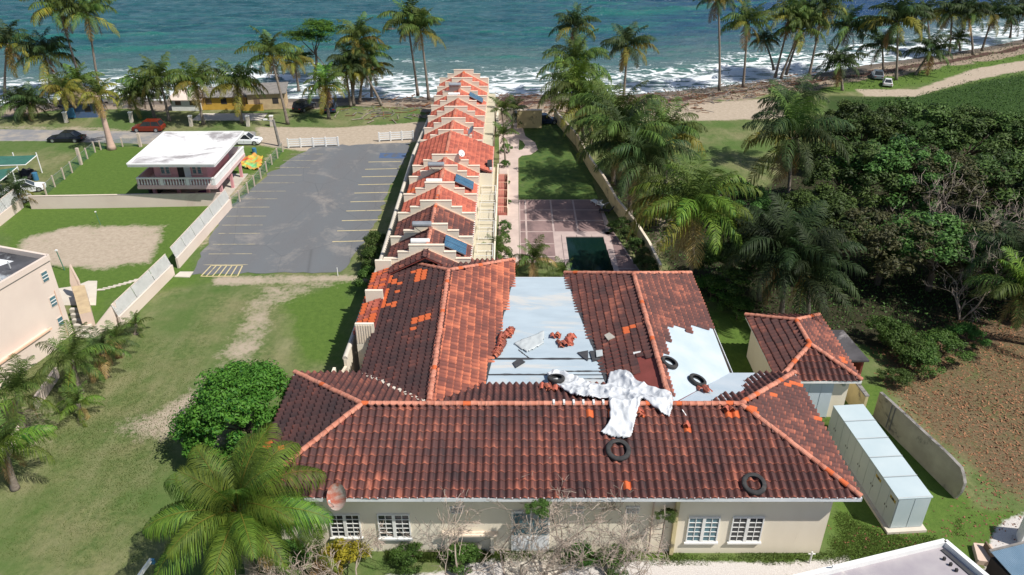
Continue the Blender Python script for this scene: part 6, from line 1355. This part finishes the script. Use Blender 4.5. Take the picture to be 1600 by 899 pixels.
jt=[(1335,215,6.0,5.5,0,'leftmost of the back row in the dark thicket'),(1415,215,5.5,6,1,'second of the back row in the dark thicket'),(1500,225,5.2,6.2,3,'third of the back row in the thicket, lighter green'),(1590,230,5,6.2,3,'back row thicket tree at the right edge, lighter green'),(1310,285,6.2,5.5,1,'middle left of the dark thicket beside the golden palm'),(1385,290,6.5,6,0,'centre of the dark thicket'),
    (1465,300,6,6,2,'olive brown, twiggy, centre right of the thicket'),(1550,310,6,6.3,0,'dark and wide, right side of the thicket'),(1640,320,5.5,6,1,'dark, beyond the right edge side of the thicket'),(1300,370,5.6,4.6,0,'dark, just behind the garage palms'),(1370,385,6,5.2,2,'olive, behind the lean-to shed'),(1450,395,5.6,5.2,1,'dark, lower middle of the thicket'),(1530,400,5.2,5.2,2,'olive with bare twigs, lower right of the thicket'),(1610,420,4.6,4.4,0,'dark, lower right edge of the thicket'),(1140,300,4.0,3.8,1,'dark, among the palms left of the thicket'),(1055,300,3.5,3.0,0,'dark, between the wispy palms'),(1150,400,4.4,4,0,'dark, behind the right villa wing'),(1265,330,5.0,4.0,1,'dark, under the golden palm')]
jh=[2.2,2.6,2.6,2.6,1.6,1.8,1.8,1.8,1.5,.4,.8,.8,.5,.4,0,0,0,0]
for k,(u,v,h,r_,kk,lb) in enumerate(jt):
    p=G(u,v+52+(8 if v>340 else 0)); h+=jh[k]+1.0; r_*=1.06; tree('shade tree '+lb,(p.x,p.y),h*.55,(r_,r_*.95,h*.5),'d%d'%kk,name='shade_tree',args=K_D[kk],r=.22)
K_S=(('foliage','leaf_mid',5000,.06,15),dict(clumps=34,hollow=.5,spread=.26)); K_Y=(('foliage','leaf_yellow',3500,.07,16),dict(clumps=26,hollow=.4,spread=.26)); K_G=(('foliage','leaf_dark',4000,.07,17),dict(clumps=30,hollow=.7,spread=.25,flat=1.))
def shrub(lab,u,v,R_,key,args,h=None,at=None):
    p=at or G(u,v); g=random.Random(int(u*3+v)); t=thing('shrub',lab,'shrub',(p[0],p[1],0),g.uniform(0,6)); m,C_=crown(key,*args[0],**args[1]); h=h if h is not None else R_[2]*.8
    limbs(C_,h,R_,g,'bark',.05,8).obj('stem',t); inst('foliage',m,t,(0,0,h),None,R_)
for (u,v,r_,z_,l) in ((1410,560,2.2,1.3,'bright leafy vine bush leftmost below the thicket'),(1440,575,2.0,1.2,'bright leafy vine bush in front of the thicket, middle'),(1470,560,2.2,1.2,'leafy vine bush right of the middle one'),(1395,600,1.3,.8,'small leafy bush beside the mustard wall stub'),(1385,540,2.0,1.5,'tall vine bush behind the lean-to shed'),(1510,540,1.6,1.0,'low bush at the edge of the fallen leaves'),(1150,500,1.8,1.2,'bush behind the right wing, left of the garage'),(1110,470,2.0,1.3,'dark bush behind the corner of the right wing')):
    shrub(l,u,v,(r_,r_*.8,z_),'sh',K_S)
for (u,v,r_,l) in ((788,364,.75,'clipped round bush farthest of the three by the garden path'),(786,386,.85,'clipped round bush in the middle of the three by the garden path'),(783,408,.95,'nearest round bush by the garden path behind the roof'),(816,199,.8,'round dark bush against the gate block')): shrub(l,u,v,(r_,r_,r_*.95),'gl',K_G)
for (u,v,r_,l) in ((792,240,.8,'small shrub in the planter beside the widest red roof'),(789,262,.6,'small light shrub at the head of the red patios'),(793,290,.35,'tiny shrub by the red patios'),(794,320,.35,'tiny dark shrub at the path end of the patios'),(590,395,1.4,'leafy bush in the corner of the lot by the wall'),(582,425,1.5,'tall dark bush in the wall shadow below the bollards'),(575,455,1.4,'bush in the wall shadow beside the lawn')): shrub(l,u,v,(r_,r_,r_),'sh',K_S)
for k,(x,y) in enumerate(((12.0,73),(12.6,70.5),(13.0,68.2),(11.6,75.5),(13.3,66))): shrub('dark hedge bush %s along the curving courtyard wall'%['beside the pool, middle','beside the pool, fourth from the far end','beside the pool, near end','at the far corner of the pool','closest to the villa'][k],900+k,400,(.9,1.3,.9),'gl',K_G,at=(x,y))
shrub('yellow green shrub in front of the left windows',545,880,(1.3,1.0,1.1),'ye',K_Y,h=.9); shrub('smaller yellow shrub left of the yellow green one',520,893,(.9,.8,.8),'ye',K_Y,h=.6)
for (u,v,r_,l) in ((640,880,1.0,'low green shrub under the bare tree, left'),(720,885,1.1,'low green shrub under the bare tree before the door'),(905,880,.9,'low shrub under the bare tree right of the door'),(450,880,1.2,'leafy shrub at the foot of the left villa corner'),(960,885,1.0,'low shrub on the gravel edge below the small vents'),(840,795,.9,'leafy clump caught in the bare tree at the eave')):
    if v<800:
        p=onY(u,v,30.6); t=thing('shrub',l,'shrub',tuple(p)); m,_=crown('sh',*K_S[0],**K_S[1]); inst('foliage',m,t,(0,0,0),None,(.7,.7,.5))
    else: shrub(l,u,v,(r_,r_,r_*.7),'sh',K_S,h=.5)
# papaya
p=G(1028,868); c=onY(1040,806,p.y-.4); t=thing('papaya_plant','young papaya plant with leafy head before the wall right of the vents','plant',tuple(p)); m_=MB(); m_.tube([p,(p+c)/2+Vector((.05,0,0)),c],[.06,.05,.04],'twig',6); part(m_,'stem',t); m,_=crown('sh',*K_S[0],**K_S[1]); o=inst('foliage',m,None,c,None,(.62,.55,.38)); o.parent=t; o.matrix_parent_inverse=Matrix.Translation(-t.location)
# sea almond with sparse cloudy crown on the beach
b=G(491,124); t=thing('almond_tree','open-crowned broadleaf tree with layered lime foliage among the beach palms','tree',tuple(b)); m_=MB(); top=onY(493,72,b.y); m_.tube([b,b.lerp(top,.5)+Vector((.3,0,0)),top],[.32,.24,.14],'bark',8)
m,_=crown('al','foliage','leaf_bright',3000,.075,19,clumps=24,hollow=.3,spread=.32)
pads=[(498,42,3.2),(486,60,3.0),(463,56,2.2),(474,88,1.8),(512,108,1.8),(505,50,2.4)]
for (u,v,r_) in pads: c=onY(u,v,b.y+rng.uniform(-1,1)); m_.tube([b.lerp(top,.75),c],[.12,.03],'bark',5); o=inst('foliage',m,None,c,(0,0,r_),(r_,r_,r_*.42)); o.parent=t; o.matrix_parent_inverse=Matrix.Translation(-t.location)
part(m_,'trunk',t)
# lush undergrowth as ground cover
def scatter_leaves(name,mat,poly,n,leaf,zr_,seed,flatn=1.):
    g=np.random.default_rng(seed); P=[tuple(G(*q)[:2]) for q in poly]; xs=[p[0] for p in P]; ys=[p[1] for p in P]; X_=g.uniform(min(xs),max(xs),n*3); Y_=g.uniform(min(ys),max(ys),n*3)
    k=(polymask(X_,Y_,P,2.5)+.35*fbm(X_,Y_,.6,seed))>g.uniform(.2,.8,n*3); X_,Y_=X_[k][:n],Y_[k][:n]; n=len(X_)
    c=np.stack([X_,Y_,g.uniform(.02,1,n)**1.6*zr_*(.5+.5*np.clip(.5+fbm(X_,Y_,.5,seed+1),0,1))],1); nr=g.normal(size=(n,3))*(1-flatn*.6)+np.array([0,0,flatn]); nr/=np.linalg.norm(nr,axis=1)[:,None]
    a=np.cross(nr,g.normal(size=(n,3))); a/=np.linalg.norm(a,axis=1)[:,None]; b_=np.cross(nr,a); s_=leaf*g.uniform(.5,1.3,n)[:,None]
    V=np.stack([c-a*s_,c-b_*s_*.5,c+a*s_,c+b_*s_*.5],1).reshape(-1,3); m=npmesh(name,V,np.arange(4*n).reshape(n,4),[mat],np.repeat(g.random(n)*.99,4)); return inst(name,m,kind='stuff')
scatter_leaves('fallen_leaves','leaf_litter',((1375,545),(1440,520),(1640,470),(1800,560),(1700,800),(1560,770),(1450,690),(1385,610)),9500,.115,.08,1)
scatter_leaves('fallen_leaves','leaf_litter',((1300,850),(1360,840),(1500,790),(1560,700),(1640,780),(1560,850),(1440,860)),600,.10,.05,2)
scatter_leaves('undergrowth','leaf_field',((1320,160),(1430,155),(1530,128),(1760,95),(1900,300),(1500,290),(1300,280)),30000,.13,.8,3,.5)
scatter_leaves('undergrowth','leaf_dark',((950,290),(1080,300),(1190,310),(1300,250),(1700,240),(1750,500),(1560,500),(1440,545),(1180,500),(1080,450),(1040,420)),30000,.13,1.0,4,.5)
scatter_leaves('undergrowth','leaf_field',((940,150),(1200,128),(1300,120),(1500,85),(1700,48),(1600,92),(1400,138),(1200,150),(1000,165)),9000,.14,.6,5,.5)
# grass tufts near the camera
def tufts(name,poly,n,h,seed,mat='grass_blade'):
    g=np.random.default_rng(seed); P=[tuple(G(*q)[:2]) for q in poly]; xs=[p[0] for p in P]; ys=[p[1] for p in P]; X_=g.uniform(min(xs),max(xs),n*3); Y_=g.uniform(min(ys),max(ys),n*3)
    k=(polymask(X_,Y_,P,.6)+.5*fbm(X_,Y_,.9,seed))>g.uniform(.3,.9,n*3); X_,Y_=X_[k][:n],Y_[k][:n]; n=len(X_); a=g.uniform(0,6.28,n); hh=h*g.uniform(.4,1.2,n); w_=.016+.012*g.random(n); lx,ly=g.normal(0,.4,n)*hh,g.normal(0,.4,n)*hh
    z=np.zeros(n); V=np.stack([np.stack([X_-w_*np.cos(a),Y_-w_*np.sin(a),z],1),np.stack([X_+w_*np.cos(a),Y_+w_*np.sin(a),z],1),np.stack([X_+lx,Y_+ly,hh],1)],1).reshape(-1,3)
    m=npmesh(name,V,np.arange(3*n).reshape(n,3),[mat],np.repeat(g.random(n)*.99,3)); inst(name,m,kind='stuff')
tufts('grass_tufts',((1200,862),(1300,860),(1310,800),(1380,830),(1500,840),(1500,810),(1440,880),(1000,885),(1040,868)),22000,.09,1)
tufts('grass_tufts',((1280,640),(1330,650),(1330,720),(1300,700)),2500,.09,2); tufts('grass_tufts',((230,880),(120,890),(0,880),(0,560),(180,540),(330,500),(300,640),(250,760)),40000,.07,3)
tufts('grass_tufts',((600,880),(1000,880),(1000,862),(600,860)),9000,.3,4)

# ------------------------------------------------------------------ bare trees in front
def bare_tree(lab,base,H,seed,lean=(0,0),levels=5,r0=.13,spread=.65):
    g=random.Random(seed); m_=MB(); tw=MB(); mr=.0125
    def rec(p,d,ln_,r,lv):
        q=p; pts=[p]; rad=[r]; k=3
        for i in range(k):
            d=(d+Vector((g.gauss(0,.16),g.gauss(0,.16),g.gauss(0,.10)+.03))).normalized(); q=q+d*ln_/k; pts.append(q); rad.append(r*(1-.4*(i+1)/k))
        rad=[max(mr,x) for x in rad]; (m_ if lv>2 else tw).tube(pts,rad,'twig',5 if lv>2 else 3,False)
        if lv<=0: return
        nb=g.choice((2,3,3)) if lv>1 else g.choice((2,3,4))
        for _ in range(nb):
            a=g.uniform(0,6.28); s_=g.uniform(.35,spread+.25); perp=d.cross(Vector((math.cos(a),math.sin(a),.3))).normalized(); nd=(d+perp*s_*1.2).normalized()
            st=pts[g.choice((1,2,3,3))]; rec(st,nd,ln_*g.uniform(.62,.86),rad[-1]*g.uniform(.6,.8),lv-1)
    t=thing('bare_tree',lab,'tree',(base[0],base[1],0))
    for k in range(3):
        a=k*2.1+seed; rec(Vector((base[0]+.1*math.cos(a),base[1]+.1*math.sin(a),0)),Vector((lean[0]+.5*math.cos(a),lean[1]+.5*math.sin(a),1)).normalized(),H*.36,r0*g.uniform(.6,1),levels)
    part(m_,'trunk',t); part(tw,'twigs',t,kind='stuff')
bare_tree('leafless tree with the widest crown before the villa door',(1.9,30.0),6.6,4,(.1,-.05),6,.13,.85); bare_tree('leafless tree left of the door in front of the small vent',(-3.0,30.0),5.8,8,(-.1,0),5,.09,.9); bare_tree('leafless shrub-like tree between the window and the big palm',(-8.6,29.6),4.4,12,(-.2,0),5,.08,.8)
bare_tree('leafless thin tree right of the door below the two vents',(5.4,30.2),6.2,15,(.35,0),5,.09,.9); bare_tree('leafless low tree under the big lime palm',(-12.4,29.2),4.6,23,(-.2,0),5,.09,.85); bare_tree('leafless tree nearest the door with a trunk at the bottom edge',(.2,29.4),6.4,42,(-.1,0),4,.10,.9)
for k,(u,v,r_,s_) in enumerate(((1452,330,2.6,31),(1500,440,2.4,37),(1540,360,2.4,41))):
    p=G(u,v+60); bare_tree(['bare twiggy tree in the middle of the thicket','bare twiggy tree low in the thicket above the leaf litter','bare twiggy tree on the right of the thicket'][k],(p.x,p.y),8.5,s_,(0,0),5,.12,.8)
